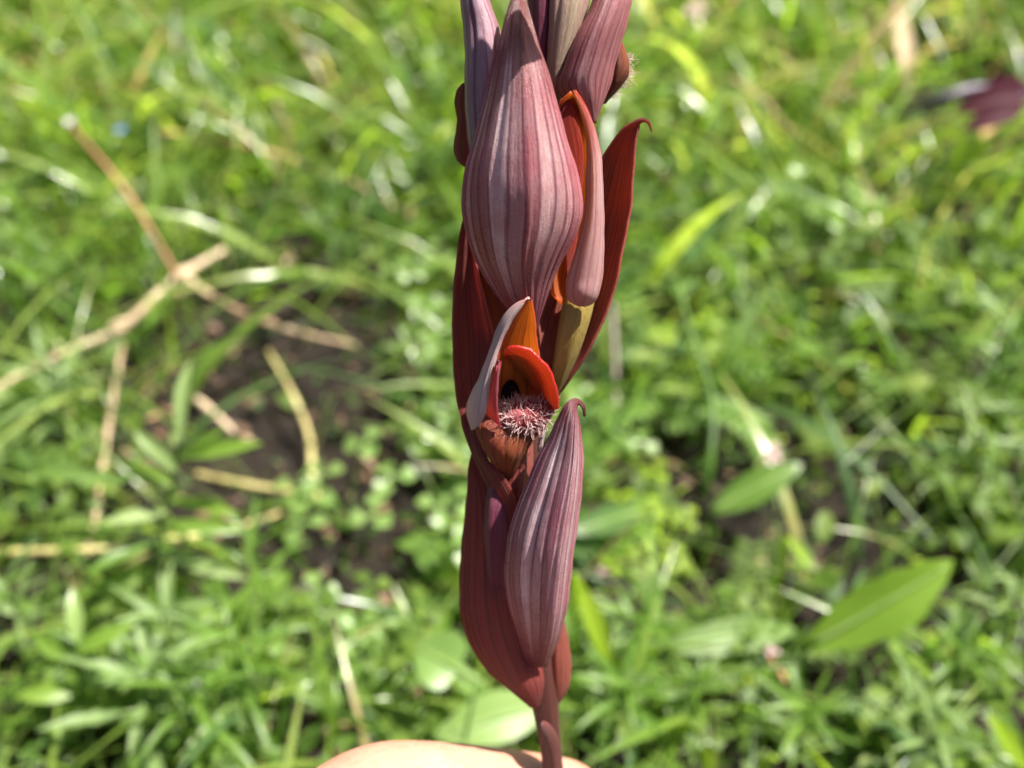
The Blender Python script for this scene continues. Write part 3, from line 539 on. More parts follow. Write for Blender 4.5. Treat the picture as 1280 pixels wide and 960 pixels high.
# tall grass, thick at the back and on both sides
def dens_tall(px, py):
    d = np.clip(1.15 - py / 640, 0.06, 1) * np.where(px < 640, 1.0, 0.9) + 0.35 * ell(px, py, 830, 860, 150, 160) + 0.2 * (py > 700)
    return np.clip(d * (1 - 1.0 * bare(px, py)), 0, 1)
p, px, py, r_ = scatter(21000, 21, dens_tall); n = len(p)
far = np.clip((500 - py) / 500, 0, 1)
blades('grass', p, r_.uniform(0.03, 0.075, n) * (0.75 + 0.5 * far), r_.uniform(0.0012, 0.0042, n), r_.uniform(0, 2 * np.pi, n), r_.uniform(0.1, 0.8, n), r_.uniform(0.0, 1.0, n),
       np.clip(0.18 + 0.5 * fbm(p[:, 0], p[:, 1], 25) * far + r_.normal(0.14, 0.24, n), 0, 0.88) + 0.15 * (r_.uniform(size=n) < 0.09), 'grass', r_, 'tall bright green grass blades filling the meadow behind the orchid', 'grass')
# broad long blades standing out of it
p, px, py, r_ = scatter(450, 29, lambda a, b: np.clip(1.1 - b / 380, 0, 1) * (1 - bare(a, b))); n = len(p)
blades('broad_grass', p, r_.uniform(0.06, 0.11, n), r_.uniform(0.0045, 0.0085, n), r_.uniform(0, 2 * np.pi, n), r_.uniform(0.2, 0.9, n), r_.uniform(0.1, 1.0, n),
       np.clip(r_.normal(0.55, 0.22, n), 0, 0.88), 'grass', r_, 'long broad grass blades standing above the finer grass', 'grass')
# fine short grass
def dens_fine(px, py): return np.clip((0.55 + 0.4 * ell(px, py, 830, 860, 200, 180) + 0.3 * (px < 280)) * np.clip(1 - 1.3 * bare(px, py), 0.05, 1), 0, 1)
p, px, py, r_ = scatter(20000, 22, dens_fine); n = len(p)
blades('short_grass', p, r_.uniform(0.012, 0.045, n), r_.uniform(0.0007, 0.002, n), r_.uniform(0, 2 * np.pi, n), r_.uniform(0.1, 0.9, n), r_.uniform(0.0, 1.2, n),
       np.clip(r_.normal(0.48, 0.2, n), 0, 0.9) + 0.1 * (r_.uniform(size=n) < 0.08), 'grass', r_, 'fine short grass low between the weeds', 'grass')

def leaflets(name, c, axis, normal, L, W, tint, mat, label, cat):
    """many small ovate leaves: 8 faces each"""
    n = len(c); axis = axis / np.linalg.norm(axis, axis=1, keepdims=True); sd = np.cross(normal, axis); sd /= np.linalg.norm(sd, axis=1, keepdims=True); nn = np.cross(axis, sd)
    s = np.array([0, 0.3, 0.65, 0.9, 1.0]); wv = np.array([0.12, 0.85, 1.0, 0.6, 0.05])
    pts = []
    for k in range(5):
        m = c + axis * (L * s[k])[:, None] - nn * (L * 0.25 * s[k] ** 2)[:, None]
        off = sd * (W * 0.5 * wv[k])[:, None] + nn * (W * 0.12 * wv[k])[:, None]; off2 = -sd * (W * 0.5 * wv[k])[:, None] + nn * (W * 0.12 * wv[k])[:, None]
        pts += [m + off2, m, m + off]
    v = np.stack(pts, 1).reshape(-1, 3)
    base = (np.arange(n)[:, None, None] * 15 + np.arange(4)[None, :, None] * 3 + np.arange(2)[None, None, :]).ravel()
    f = np.stack([base, base + 1, base + 4, base + 3], -1)
    return tag(obj(name, mesh_np(name, v, f, [M[mat]], None, None, True, np.repeat(tint, 15))), label, cat, kind='stuff')
def dens_leaf(px, py): return np.clip((0.26 + 0.6 * ell(px, py, 1050, 480, 330, 260) + 0.25 * ell(px, py, 520, 400, 150, 180) + 0.3 * (py > 600) - 0.27 * np.clip((330 - py) / 120, 0, 1)) * np.clip(1 - 1.3 * bare(px, py), 0.08, 1), 0.0, 1)
p, px, py, r_ = scatter(9000, 23, dens_leaf); n = len(p)
clump = fbm(p[:, 0], p[:, 1], 60)
p[:, 2] += r_.uniform(0.002, 0.03, n) * (0.4 + clump) * (1 - 0.6 * bare(px, py))
az = r_.uniform(0, 2 * np.pi, n); axis = np.stack([np.cos(az), np.sin(az), r_.uniform(-0.3, 0.6, n)], -1); nm = np.stack([r_.normal(0, 0.45, n), r_.normal(0, 0.45, n), np.ones(n)], -1)
Ls = r_.uniform(0.004, 0.011, n); leaflets('ground_cover', p, axis, nm, Ls, Ls * r_.uniform(0.35, 0.75, n), np.clip(r_.normal(0.45, 0.25, n), 0, 1), 'leaflet', 'low mat of small green clover and vetch leaves', 'ground cover')
p, px, py, r_ = scatter(5200, 24, lambda a, b: np.clip(0.12 + bare(a, b), 0, 1)); n = len(p); p[:, 2] += r_.uniform(0.001, 0.006, n)
az = r_.uniform(0, 2 * np.pi, n); axis = np.stack([np.cos(az), np.sin(az), r_.uniform(-0.2, 0.3, n)], -1); nm = np.stack([r_.normal(0, 0.4, n), r_.normal(0, 0.4, n), np.ones(n)], -1)
Ls = r_.uniform(0.0015, 0.007, n); leaflets('leaf_litter', p, axis, nm, Ls, Ls * r_.uniform(0.25, 0.6, n), np.clip(r_.beta(0.8, 2.4, n), 0, 1), 'litter', 'brown dead leaf scraps lying on the bare soil', 'leaf litter')

p, px, py, r_ = scatter(6500, 25, lambda a, b: np.clip(bare(a, b) * 1.2, 0, 1)); n = len(p); p[:, 2] += r_.uniform(0.001, 0.012, n)
az = r_.uniform(0, 2 * np.pi, n); axis = np.stack([np.cos(az), np.sin(az), r_.uniform(-0.2, 0.9, n)], -1); nm = np.stack([r_.normal(0, 0.6, n), r_.normal(0, 0.6, n), np.ones(n)], -1)
Ls = r_.uniform(0.002, 0.0055, n); leaflets('seedling_carpet', p, axis, nm, Ls, Ls * r_.uniform(0.3, 0.7, n), np.clip(r_.normal(0.18, 0.25, n), 0, 1), 'leaflet', 'sparse carpet of tiny dark green seedlings over the bare soil hollows', 'seedlings')

# ------------------------------------------------------------------ plants one can pick out
def leaf_mesh(name, L, W, mat, shape='lance', arch=0.3, fold=0.25, lobes=0, lobe=0.0, n=18, tint=0.5, seed=1, twist=0.0):
    r_ = np.random.default_rng(seed); s = np.linspace(0, 1, n); na = 7; a = np.linspace(-1, 1, na)
    if shape == 'lance': w = np.sin(np.pi * np.clip(s * 0.93 + 0.05, 0, 1)) ** 0.9
    elif shape == 'spoon': w = np.where(s < 0.35, 0.16 + 0.2 * s, 0.16 + 0.84 * np.sin(np.pi * np.clip((s - 0.2) / 0.8, 0, 1)) ** 0.7)
    else: w = 0.9 * (1 - s) ** 0.5 * np.clip(s * 8 + 0.4, 0, 1)
    if lobes: w = w * (1 - lobe + lobe * np.abs(np.sin(np.pi * lobes * s + 0.4)) ** 0.7)
    w[-1] = 0.01
    y = L * np.sin(arch * 2 * s) / max(1e-3, arch * 2) if arch > 0 else L * s
    z = L * (np.cos(arch * 2 * s) - 1) / max(1e-3, arch * 2) if arch > 0 else 0 * s
    X = (W * 0.5 * w)[:, None] * a[None, :]
    Z = z[:, None] + (W * 0.5 * w)[:, None] * fold * np.abs(a)[None, :] + 0.03 * W * np.sin(9 * s + 2)[:, None] * np.abs(a)[None, :]
    tw = twist * s; Xr = X * np.cos(tw)[:, None] - (Z - z[:, None]) * np.sin(tw)[:, None]; Zr = z[:, None] + X * np.sin(tw)[:, None] + (Z - z[:, None]) * np.cos(tw)[:, None]
    v = np.stack([Xr, np.repeat(y[:, None], na, 1), Zr], -1).reshape(-1, 3)
    i, j = np.meshgrid(np.arange(na - 1), np.arange(n - 1)); k = (j * na + i).ravel()
    f = np.stack([k, k + 1, k + na + 1, k + na], -1)
    tn = tint + 0.10 * np.repeat((np.abs(a) < 0.01)[None, :], n, 0).ravel() + r_.normal(0, 0.02, len(v))
    return mesh_np(name, v, f, [M[mat]], None, None, True, tn)
def aim(o, base, tip, normal, L):     # lay a leaf mesh (along +Y, face +Z) from base to tip
    y = Vector(tip) - Vector(base); s = y.length / L; y.normalize(); z = Vector(normal); z = z - y * z.dot(y); z.normalize(); x = y.cross(z)
    m = Matrix((x, y, z)).transposed().to_4x4(); m = Matrix.Translation(Vector(base)) @ m @ Matrix.Scale(s, 4)
    o.matrix_local = m; return o
def single_leaf(name, px0, py0, h0, px1, py1, h1, W, mat, label, cat='leaf', shape='lance', lobes=0, lobe=0, arch=0.25, normal=(0, -0.35, 1), seed=1, tint=0.5, fold=0.25, group=None):
    a, b = on_ground(px0, py0, h0), on_ground(px1, py1, h1); L = float(np.linalg.norm(b - a)) * 1.03
    root = empty(name, (a[0], a[1], float(ground_z(a[0], a[1]))))
    lf = obj('leaf', leaf_mesh('leaf', L, W, mat, shape, arch, fold, lobes, lobe, 22, tint, seed), root)
    aim(lf, a - np.array(root.location), b - np.array(root.location), normal, L)
    g = np.array(root.location)
    if W >= 0.01:
        q = [np.array([0.0, L * math.sin(arch * 2 * x) / (arch * 2), L * (math.cos(arch * 2 * x) - 1) / (arch * 2) + 0.0003]) for x in (0.02, 0.25, 0.5, 0.75, 0.95)]
        obj('midrib', tube_mesh('midrib', q, np.array([0.9, 0.8, 0.65, 0.45, 0.2]) * 1e-3, 'leaf_pale', 8, 16, tint=0.9), lf)
    obj('leaf_stalk', tube_mesh('leaf_stalk', [np.array([0.0, 0, -0.003]), (a - g) * 0.5 + [0.001, 0, 0], a - g, (b - g) * 0.15 + (a - g) * 0.85], np.array([1.0, 0.9, 0.8, 0.5]) * 1e-3, mat, 8, 10), root)
    return tag(root, label, cat, group)

single_leaf('broad_leaf', 1012, 806, 0.03, 1198, 708, 0.055, 0.018, 'leaf_bright', 'large broad bright green toothed leaf with a pale midrib, rising to a point', shape='lance', lobes=5, lobe=0.14, seed=2, arch=0.12, tint=0.8, normal=(0.3, -0.5, 0.8))
single_leaf('strap_leaf', 890, 640, 0.02, 1004, 574, 0.035, 0.0105, 'leaf', 'smooth mid-green lance leaf beneath a pale pink blossom', seed=3, arch=0.2, tint=0.3)
single_leaf('toothed_leaf', 828, 812, 0.02, 1025, 768, 0.03, 0.011, 'leaf_grey', 'long wavy-edged grey-green leaf arching beside the large broad leaf', seed=4, lobes=7, lobe=0.25, arch=0.45, tint=0.4)
single_leaf('pale_leaf', 600, 852, 0.03, 520, 806, 0.035, 0.017, 'leaf_pale', 'rounded pale green leaf just left of the lower bracts', shape='spoon', seed=5, arch=0.2, tint=0.5)
single_leaf('pale_leaf', 690, 878, 0.025, 545, 918, 0.03, 0.014, 'leaf_pale', 'long pale green leaf above the holding finger', seed=6, arch=0.15, tint=0.7)
single_leaf('pale_leaf', 575, 850, 0.022, 620, 890, 0.025, 0.008, 'leaf_pale', 'short pale leaf between two larger pale leaves by the stem', seed=7, arch=0.2, tint=0.4)
single_leaf('dark_leaf', 745, 690, 0.015, 690, 632, 0.03, 0.014, 'leaf', 'dark green oval leaf half hidden behind the lower front bract', seed=8, arch=0.2, tint=0.15)
single_leaf('dark_leaf', 800, 640, 0.015, 730, 655, 0.03, 0.010, 'leaf', 'dark green leaf beside the yellow-green leaflets', seed=9, arch=0.2, tint=0.1)
single_leaf('narrow_leaf', 985, 672, 0.03, 1018, 712, 0.03, 0.0035, 'leaf_yellow', 'slim yellow-green blade standing out against the dark hollow', seed=10, arch=0.05, tint=0.5)
single_leaf('grass_leaf', 1285, 965, 0.03, 1245, 896, 0.05, 0.005, 'leaf_yellow', 'bright green blade poking up below the large broad leaf', seed=11, arch=0.1, tint=0.3)
single_leaf('grass_leaf', 886, 985, 0.03, 884, 930, 0.06, 0.003, 'leaf_yellow', 'slim upright blade just right of the orchid stem foot', seed=12, arch=0.05, tint=0.3)
# standout grass leaves at the back
for k, (x0, y0, x1, y1, W, mt, lb) in enumerate([(924, 190, 958, -20, 0.0062, 'leaf_yellow', 'broad upright yellow-green grass blade right of the hooked bract'),
        (1132, 40, 1118, -60, 0.0095, 'leaf_pale', 'broad pale green blade bending over near the maroon blossom'), (1120, 0, 1148, 112, 0.008, 'straw', 'papery straw-coloured folded leaf hanging near the maroon blossom'),
        (1195, 250, 1225, 140, 0.012, 'leaf_yellow', 'wide bright yellow-green blade below the maroon blossom'), (870, 240, 905, 105, 0.006, 'leaf_grey', 'grey-green shining blade left of the broad upright blade'),
        (760, 140, 895, 92, 0.004, 'leaf_yellow', 'thin yellow-green blade passing behind the fringed lip'), (240, 70, 322, 165, 0.007, 'leaf_grey', 'blue-green blade lying over the tan straw'),
        (70, 250, 30, 60, 0.005, 'leaf_yellow', 'tall yellow-green blade behind the white bud'), (560, 120, 480, -20, 0.006, 'leaf_yellow', 'tall bright blade left of the silvery bract'),
        (850, 340, 900, 260, 0.006, 'leaf_grey', 'pale shining blade between the hooked bract and the tall grass'), (300, 150, 230, 20, 0.005, 'leaf_yellow', 'tall yellowish blade rising above the tan straw'),
        (0, 330, 80, 350, 0.006, 'leaf', 'flat green blade beside the pale forked stalk'), (930, 380, 915, 300, 0.007, 'leaf', 'dark green broad blade between small clover leaves'),
        (720, 720, 775, 850, 0.0055, 'leaf_yellow', 'arching yellow-green blade at the foot of the front bract'), (20, 590, 100, 575, 0.006, 'leaf_pale', 'short pale blade lying left of the leafy weed')]):
    single_leaf('grass_leaf', x0, y0, 0.01 if y0 > y1 else 0.05, x1, y1, 0.05 if y0 > y1 else 0.03, W, mt, lb, 'grass blade', seed=60 + k, arch=0.25, tint=random.uniform(0.3, 0.8))

# dry stalks
def stalk(name, pts, r, mat, label, cat='stalk', h=0.03, tint=0.5, nodes=(), fork=None, seed=1):
    hs = h if isinstance(h, (list, tuple)) else [h] * len(pts)
    hs = [max(0.006, z - 0.012) for z in hs]
    w = [on_ground(x, y, z) for (x, y), z in zip(pts, hs)]
    root = empty(name, (w[0][0], w[0][1], w[0][2])); o = np.array(root.location)
    rr = [q * 0.75 for q in r]
    obj('shaft', tube_mesh('shaft', [q - o for q in w], np.array(rr) * 1e-3, mat, 10, 40, 0, 0, tint, 0.06, seed), root)
    for (x, y, z, rn) in nodes:
        q = on_ground(x, y, z - 0.012) - o; d = (w[-1] - w[0]); d = d / np.linalg.norm(d)
        obj('joint', tube_mesh('joint', [q - d * 0.004, q - d * 0.001, q + d * 0.001, q + d * 0.004], np.array([rn * 0.7, rn, rn, rn * 0.7]) * 1e-3, mat, 10, 10, 0, 0, tint + 0.2), root)
    return tag(root, label, cat)
stalk('dry_stalk', [(-30, 500), (60, 450), (150, 410), (215, 352), (280, 312)], [1.5, 1.5, 1.9, 1.8, 1.5], 'straw', 'thick pale dead stalk with a swollen joint lying across the weeds', h=[0.03, 0.032, 0.034, 0.036, 0.036], tint=0.7, nodes=[(148, 410, 0.034, 2.6), (228, 343, 0.036, 2.3)], seed=2)
stalk('dry_stalk', [(216, 338), (285, 382), (360, 412), (445, 432)], [1.7, 1.5, 1.3, 0.9], 'straw', 'brown-tipped curved dead stem meeting the thick pale stalk', h=[0.038, 0.034, 0.03, 0.024], tint=0.45, nodes=[(232, 350, 0.0375, 1.9)], seed=3)
stalk('dry_stalk', [(152, 430), (133, 550), (112, 680), (88, 750)], [1.4, 1.3, 1.2, 1.1], 'straw', 'tan straw hanging down from the swollen joint of the thick stalk', h=[0.033, 0.03, 0.026, 0.02], tint=0.45, seed=4)
stalk('dry_straw', [(-30, 690), (120, 686), (230, 672), (310, 655), (380, 630)], [1.5, 1.5, 1.4, 1.2, 0.9], 'straw_yellow', 'yellowish straw lying level across the stem of the leafy weed', h=[0.035, 0.033, 0.03, 0.024, 0.018], tint=0.6, seed=5)
stalk('dry_straw', [(70, 505), (130, 548), (190, 585)], [1.2, 1.3, 1.0], 'straw', 'short tan straw crossing behind the hanging straw', h=0.02, tint=0.5, seed=6)
stalk('dry_straw', [(150, 540), (185, 524), (220, 510)], [0.9, 1.0, 0.7], 'straw_brown', 'short rusty orange twig under the leafy weed top', h=0.02, tint=0.7, seed=7)
stalk('mottled_stalk', [(335, 438), (365, 492), (386, 545), (391, 600), (398, 625)], [1.0, 1.2, 1.4, 1.5, 1.2], 'straw_yellow', 'mottled greenish yellow stalk standing in the bare soil hollow', h=[0.03, 0.025, 0.02, 0.012, 0.006], tint=0.35, seed=8)
stalk('dry_straw', [(245, 592), (310, 606), (390, 618)], [1.2, 1.4, 1.0], 'straw_yellow', 'stubby golden straw lying in the bare soil hollow', h=0.014, tint=0.5, seed=9)
stalk('dry_straw', [(220, 620), (255, 634), (295, 652)], [1.0, 1.1, 0.8], 'straw', 'short pinkish tan straw just below the stubby golden straw', h=0.014, tint=0.4, seed=10)
stalk('dry_straw', [(232, 488), (262, 512), (292, 540)], [1.4, 1.7, 1.2], 'straw', 'short bright bleached straw beside the top of the leafy weed', h=0.022, tint=0.95, seed=11)
stalk('dry_straw', [(195, 165), (270, 175), (370, 200)], [1.4, 1.6, 1.0], 'straw_brown', 'tan straw caught up in the tall grass', h=0.04, tint=0.9, seed=12)
stalk('dry_straw', [(400, 215), (440, 228), (500, 262)], [1.2, 1.3, 0.8], 'straw', 'thin tan straw in the grass close to the big central bract', h=0.03, tint=0.5, seed=13)
stalk('grey_stalk', [(766, 380), (769, 460), (771, 550)], [1.0, 1.1, 1.0], 'stalk_grey', 'greyish upright stalk just right of the hollow bract', h=[0.05, 0.035, 0.015], tint=0.5, seed=14)
stalk('green_stalk', [(845, 345), (868, 430), (890, 500), (886, 590), (880, 625)], [0.8, 0.9, 1.3, 1.9, 1.2], 'leaf', 'pale green arching flower stalk right of the open flower', h=[0.055, 0.048, 0.04, 0.03, 0.02], tint=0.2, seed=15)
stalk('brown_twig', [(880, 800), (930, 790), (975, 840), (990, 870)], [1.0, 1.1, 1.0, 0.7], 'straw_brown', 'crooked pinkish brown twig beneath the wavy grey-green leaf', h=0.012, tint=0.4, seed=16)

# seed heads and small blossoms
def blossom(name, px, py, h, r, mat, label, n=7, stem_px=None, stem_mat='straw_brown', cat='flower', cup=0.5, sr=0.7):
    c = on_ground(px, py, h); g = on_ground(*stem_px) if stem_px else np.array([c[0] + 0.004, c[1] + 0.004, 0.0])
    root = empty(name, g)
    obj('stem', tube_mesh('stem', [np.zeros(3), (c - g) * 0.5 + [0.002, 0, 0.003], c - g], np.array([sr * 1.2, sr, sr * 0.9]) * 1e-3, stem_mat, 8, 20), root)
    me = leaf_mesh('petal', r, r * 0.75, mat, 'spoon', 0.3, 0.2, 0, 0, 8)
    for k in range(n):
        a = 2 * math.pi * k / n + random.uniform(-.45, .45); d = np.array([math.cos(a), math.sin(a), cup + random.uniform(-.5, .6)]) * random.uniform(0.7, 1.15)
        o = obj('petal', me, root); aim(o, c - g, c - g + d / np.linalg.norm(d) * r * random.uniform(0.6, 1.1), (-d[0], -d[1], 1.2), r)
    obj('flower_head', tube_mesh('flower_head', [c - g - [0, 0, r * .35], c - g, c - g + [0, 0, r * .3]], np.array([r * .25, r * .42, r * .15]), mat, 10, 10), root)
    return tag(root, label, cat)
blossom('white_bud', 88, 155, 0.055, 0.0030, 'white_petal', 'small white bud on a thin brown stem above the tall grass', 8, (222, 345, 0.03), cup=1.2)
blossom('blue_flower', 150, 163, 0.04, 0.0024, 'blue_petal', 'tiny blue flower next to the white bud', 5, stem_mat='leaf')
blossom('pink_flower', 965, 568, 0.03, 0.0042, 'pink_petal', 'pale pink blossom just above the smooth lance leaf', 6, stem_mat='leaf')
blossom('pink_flower', 868, 12, 0.045, 0.006, 'pink_petal', 'pale pinkish seed head high in the tall grass right of the spike', 6, stem_mat='straw')
blossom('pink_flower', 752, 715, 0.012, 0.0026, 'pink_petal', 'dusty pink blossom in the dark hollow below the yellow-green leaflets', 6, stem_mat='leaf')
blossom('pale_flower', 965, 815, 0.03, 0.0022, 'pink_petal', 'tiny pale blossom touching the lower edge of the large broad leaf', 6, stem_mat='leaf')

# fallen maroon blossom of another orchid
c0 = on_ground(1245, 128, 0.06); root = empty('maroon_flower', (c0[0], c0[1], 0.0)); g = np.array(root.location)
for k, (x0, y0, x1, y1, W) in enumerate([(1285, 120, 1205, 125, 0.012), (1280, 135, 1215, 150, 0.009), (1290, 112, 1225, 100, 0.009)]):
    a, b = on_ground(x0, y0, 0.06) - g, on_ground(x1, y1, 0.064) - g; L = float(np.linalg.norm(b - a)); o = obj('petal', leaf_mesh('petal', L, W, 'violet_flower', 'lance', 0.3, 0.4, seed=k), root); aim(o, a, b, (0, -0.5, 1), L)
obj('stem', tube_mesh('stem', [on_ground(1120, 146, 0.035) - g, on_ground(1180, 122, 0.058) - g, on_ground(1225, 110, 0.06) - g, on_ground(1285, 120, 0.06) - g], np.array([1.6, 2.2, 2.0, 1.4]) * 1e-3, 'violet_stem', 10, 20), root)
tag(root, 'fallen dark maroon blossom on a violet stem in the grass', 'flower')

# the leafy grey-green weed on the left
def upright_weed(name, stem_px, leaves, mat, label, cat='weed'):
    w = [on_ground(x, y, h) for x, y, h in stem_px]; root = empty(name, (w[0][0], w[0][1], float(ground_z(w[0][0], w[0][1])))); g = np.array(root.location)
    obj('stem', tube_mesh('stem', [np.array([0, 0, -0.002])] + [q - g for q in w[1:]], np.linspace(1.3, 0.6, len(w)) * 1e-3, mat, 8, 30, tint=0.3), root)
    for k, (x0, y0, h0, x1, y1, h1, W) in enumerate(leaves):
        a, b = on_ground(x0, y0, h0) - g, on_ground(x1, y1, h1) - g; L = float(np.linalg.norm(b - a)) * 1.03
        aim(obj('leaf', leaf_mesh('leaf', L, W * 0.75, mat if k % 3 == 0 else 'leaf', 'lance', 0.3, 0.3, 0, 0, 14, random.uniform(0.5, 1.0), k), root), a, b, (random.uniform(-.4, .4), -0.5, 1), L)
    return tag(root, label, cat)
upright_weed('leafy_weed', [(185, 760, 0.0), (195, 690, 0.03), (213, 610, 0.055), (226, 545, 0.075)],
    [(226, 552, .074, 222, 438, .088, .006), (228, 570, .072, 308, 548, .085, .0065), (224, 575, .07, 262, 535, .085, .004), (222, 590, .066, 172, 540, .08, .0055), (215, 606, .06, 150, 575, .07, .006), (213, 625, .055, 280, 632, .065, .005),
     (208, 640, .05, 135, 645, .06, .0055), (205, 655, .047, 300, 660, .05, .006), (200, 675, .04, 110, 700, .05, .006), (196, 690, .036, 300, 720, .04, .0065), (193, 715, .03, 90, 745, .035, .007), (190, 730, .02, 275, 770, .03, .006)], 'leaf_grey',
    'leafy grey-green upright weed with narrow spreading leaves beside the straws')
upright_weed('leafy_weed', [(110, 900, 0.0), (100, 850, 0.03), (95, 800, 0.045)],
    [(96, 805, .044, 90, 735, .055, .006), (97, 815, .042, 160, 775, .05, .007), (98, 830, .038, 30, 790, .045, .007), (100, 850, .03, 180, 840, .035, .008), (102, 860, .028, 20, 870, .035, .008), (104, 875, .02, 170, 905, .025, .007), (104, 880, .02, 60, 930, .025, .006)], 'leaf_pale',
    'low pale leafy weed beneath the level yellowish straw')
upright_weed('feathery_weed', [(800, 190, 0.0), (800, 140, 0.03), (796, 100, 0.045)],
    [(797, 105, .045, 778, 78, .05, .003), (797, 110, .044, 830, 90, .05, .0032), (798, 120, .04, 842, 112, .045, .0032), (798, 128, .038, 845, 128, .04, .003), (799, 118, .04, 765, 112, .045, .003), (800, 138, .034, 840, 145, .036, .003)], 'leaf_yellow',
    'small bright feathery weed right beside the fringed lip of the upper flower')

# copies of small plants
def rosette(n, L, W, mat, seed, lobes=0, lobe=0.0, shape='lance', rise=0.6):
    r = random.Random(seed); root = empty('rosette_weed'); ms = [leaf_mesh('leaf', L * q, W * q, mat, shape, 0.35, 0.25, lobes, lobe, 12, 0.5, seed + i) for i, q in enumerate((1.0, 0.8))]
    for k in range(n):
        a = 2 * math.pi * k / n + r.uniform(-.25, .25); el = r.uniform(0.25, rise); q = ms[k % 2]
        d = Vector((math.cos(a) * math.cos(el), math.sin(a) * math.cos(el), math.sin(el))); l = L * (1.0, 0.8)[k % 2]
        aim(obj('leaf', q, root), Vector((0, 0, 0.001)), d * l, (-d.x * .5, -d.y * .5, 1), l)
    return root
def sprig(seed, mat, n=6, h=0.022, lr=0.0055):
    r = random.Random(seed); root = empty('clover_plant'); me = leaf_mesh('leaflet', lr, lr * 0.85, mat, 'spoon', 0.15, 0.25, 0, 0, 7, 0.5, seed)
    for k in range(n):
        a = 2 * math.pi * k / n + r.uniform(-.4, .4); ln = r.uniform(0.25, 0.8); hh = h * r.uniform(0.6, 1.1); tp = np.array([math.cos(a) * hh * ln, math.sin(a) * hh * ln, hh])
        st = obj('leaf_stalk', tube_mesh('leaf_stalk', [np.zeros(3), tp * [0.4, 0.4, 0.6], tp], np.array([0.5, 0.4, 0.35]) * 1e-3, mat, 6, 8), root)
        for j in range(3):
            b = a + 2.094 * j; d = np.array([math.cos(b), math.sin(b), r.uniform(-.1, .25)])
            aim(obj('leaflet', me, st), tp, tp + d / np.linalg.norm(d) * lr, (r.uniform(-.3, .3), r.uniform(-.3, .3), 1), lr)
    return root
def vetch(seed, mat, pairs=7, L=0.035):
    r = random.Random(seed); root = empty('vetch_plant'); me = leaf_mesh('leaflet', 0.0075, 0.0032, mat, 'lance', 0.15, 0.2, 0, 0, 7, 0.5, seed)
    for q in range(3):
        a = 2.094 * q + r.uniform(-.5, .5); pts = [np.array([math.cos(a) * L * s * 0.9, math.sin(a) * L * s * 0.9, L * (0.75 * s - 0.3 * s * s)]) for s in np.linspace(0, 1, 5)]
        rc = obj('leaf_stalk', tube_mesh('leaf_stalk', pts, np.array([.6, .5, .45, .4, .25]) * 1e-3, mat, 6, 12), root)
        for k in range(pairs):
            s = 0.25 + 0.72 * k / (pairs - 1); x = s * 4; i = min(3, int(x)); b0 = pts[i] + (pts[i + 1] - pts[i]) * (x - i)
            for sg in (-1, 1):
                d = np.array([math.cos(a + sg * 1.2), math.sin(a + sg * 1.2), 0.15]); aim(obj('leaflet', me, rc), b0, b0 + d / np.linalg.norm(d) * 0.0075, (0, 0, 1), 0.0075)
    return root
def copy_tree(o, parent=None):
    c = o.copy(); COL.objects.link(c)
    if parent is not None: c.parent = parent
    for ch in list(o.children): copy_tree(ch, c)
    return c
def plant_out(protos, spots, label, cat, group, smin, smax, seed):
    r = random.Random(seed); used = set()
    for k, (px, py) in enumerate(spots):
        i = k % len(protos); o = protos[i] if i not in used else copy_tree(protos[i]); used.add(i)
        q = on_ground(px, py); o.location = (q[0], q[1], float(ground_z(q[0], q[1])) - 0.001); o.rotation_euler = (r.uniform(-.2, .2), r.uniform(-.2, .2), r.uniform(0, 6.28)); s = r.uniform(smin, smax); o.scale = (s, s, s)
        tag(o, label, cat, group)
def spots(n, seed, dens, x0=-40, x1=1320, y0=-20, y1=990):
    r = random.Random(seed); out = []
    while len(out) < n:
        x, y = r.uniform(x0, x1), r.uniform(y0, y1)
        if r.random() < float(dens(np.array([x]), np.array([y]))[0]): out.append((x, y))
    return out
plant_out([rosette(8, 0.034, 0.009, 'leaf', 71, 5, 0.35), rosette(7, 0.028, 0.009, 'leaf', 72, 0, 0, 'spoon')], spots(16, 81, lambda x, y: (1 - bare(x, y)) * np.where(y > 350, 1, 0.2)), 'green leaf rosette of a meadow weed growing among the grass', 'weed', 'leaf rosettes among the grass', 0.7, 1.1, 91)
plant_out([sprig(73, 'leaflet'), sprig(74, 'leaflet', 8, 0.026, 0.0065)], spots(46, 82, lambda x, y: np.clip(0.25 + ell(x, y, 1050, 470, 330, 300) + 0.4 * ell(x, y, 520, 480, 150, 380), 0, 1) * np.clip(1 - 1.4 * bare(x, y), 0, 1)), 'small clover plant with round three-part green leaves', 'clover', 'clover plants in the meadow', 0.8, 1.25, 92)
plant_out([sprig(75, 'leaf_yellow', 7, 0.02, 0.006)], [(800, 655), (770, 690), (815, 690), (880, 455)], 'yellow-green sunlit clover plant in or near the dark hollow', 'clover', 'yellow-green clover plants', 0.8, 1.1, 93)
plant_out([sprig(76, 'leaf_pale', 7, 0.026, 0.007)], [(545, 370), (580, 460), (590, 560), (440, 660), (590, 690), (740, 560), (430, 825), (1000, 320)], 'pale grey-green clover plant catching the sun', 'clover', 'pale clover plants', 0.8, 1.2, 94)
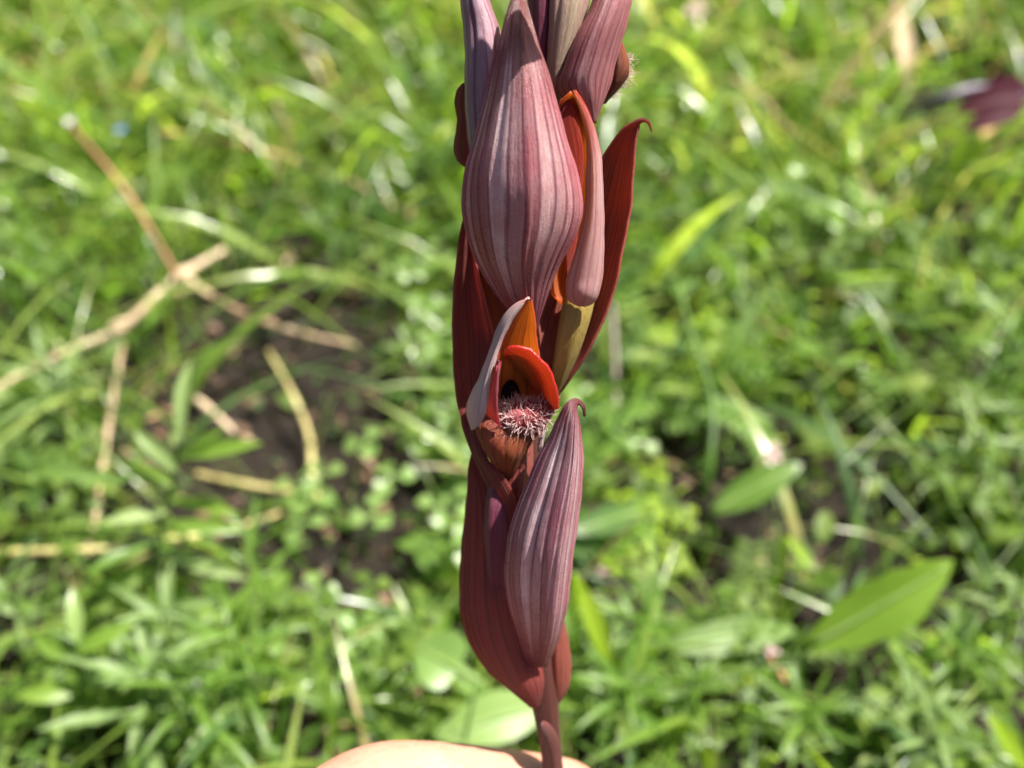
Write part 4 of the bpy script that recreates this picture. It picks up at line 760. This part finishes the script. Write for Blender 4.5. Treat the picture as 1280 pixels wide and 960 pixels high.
plant_out([vetch(77, 'leaflet'), vetch(78, 'leaf', 8, 0.04)], spots(26, 83, lambda x, y: np.clip(0.15 + ell(x, y, 830, 380, 220, 200) + ell(x, y, 1100, 560, 250, 200) + 0.4 * (y > 750), 0, 1) * (1 - 0.6 * bare(x, y))), 'vetch plant with paired narrow green leaflets', 'vetch', 'vetch plants in the meadow', 0.7, 1.1, 95)

def leafy(seed, mat, n, h, W, lobes=0, lobe=0.0):
    """upright weed: a stem with narrow spreading leaves all the way up"""
    r = random.Random(seed); root = empty('narrow_leaved_weed'); lean = np.array([r.uniform(-.2, .2), r.uniform(-.2, .2), 1.0])
    obj('stem', tube_mesh('stem', [np.zeros(3), lean * h * 0.5, lean * h], np.array([0.9, 0.7, 0.4]) * 1e-3, mat, 6, 10), root)
    L0 = h * 0.8; me = [leaf_mesh('leaf', L0, W, mat, 'lance', q, 0.25, lobes, lobe, 16 if lobes else 10, 0.5, seed + i) for i, q in enumerate((0.25, 0.5))]
    for k in range(n):
        s = 0.12 + 0.85 * k / (n - 1); a = 2.4 * k + r.uniform(-.3, .3); el = 0.25 + 0.7 * s; ln = L0 * r.uniform(0.6, 1.05) * (1.0 - 0.35 * s)
        d = np.array([math.cos(a) * math.cos(el), math.sin(a) * math.cos(el), math.sin(el)]); b0 = lean * h * s
        aim(obj('leaf', me[k % 2], root), b0, b0 + d * ln, (-d[0] * .5, -d[1] * .5, 1), L0)
    return root
plant_out([leafy(101, 'leaf_grey', 16, 0.045, 0.0055, 5, 0.55), leafy(102, 'leaf', 16, 0.04, 0.0028)], [(60, 830), (140, 870), (235, 850), (30, 940), (170, 945), (310, 900), (40, 620), (15, 770), (90, 560), (250, 930), (60, 400), (330, 800), (20, 300)], 'narrow-leaved upright weed in the thick growth around the straws', 'weed', 'narrow-leaved weeds round the straws', 0.7, 1.15, 96)
plant_out([leafy(103, 'leaf', 18, 0.035, 0.003), leafy(104, 'leaf_grey', 14, 0.04, 0.0045, 4, 0.4)], [(830, 860), (785, 810), (870, 930), (1085, 905), (1180, 870), (1245, 800), (980, 925), (1130, 950), (760, 900), (1265, 640), (1220, 520), (1150, 620)], 'narrow-leaved upright weed near the large broad toothed leaf', 'weed', 'narrow-leaved weeds near the broad leaf', 0.7, 1.15, 97)
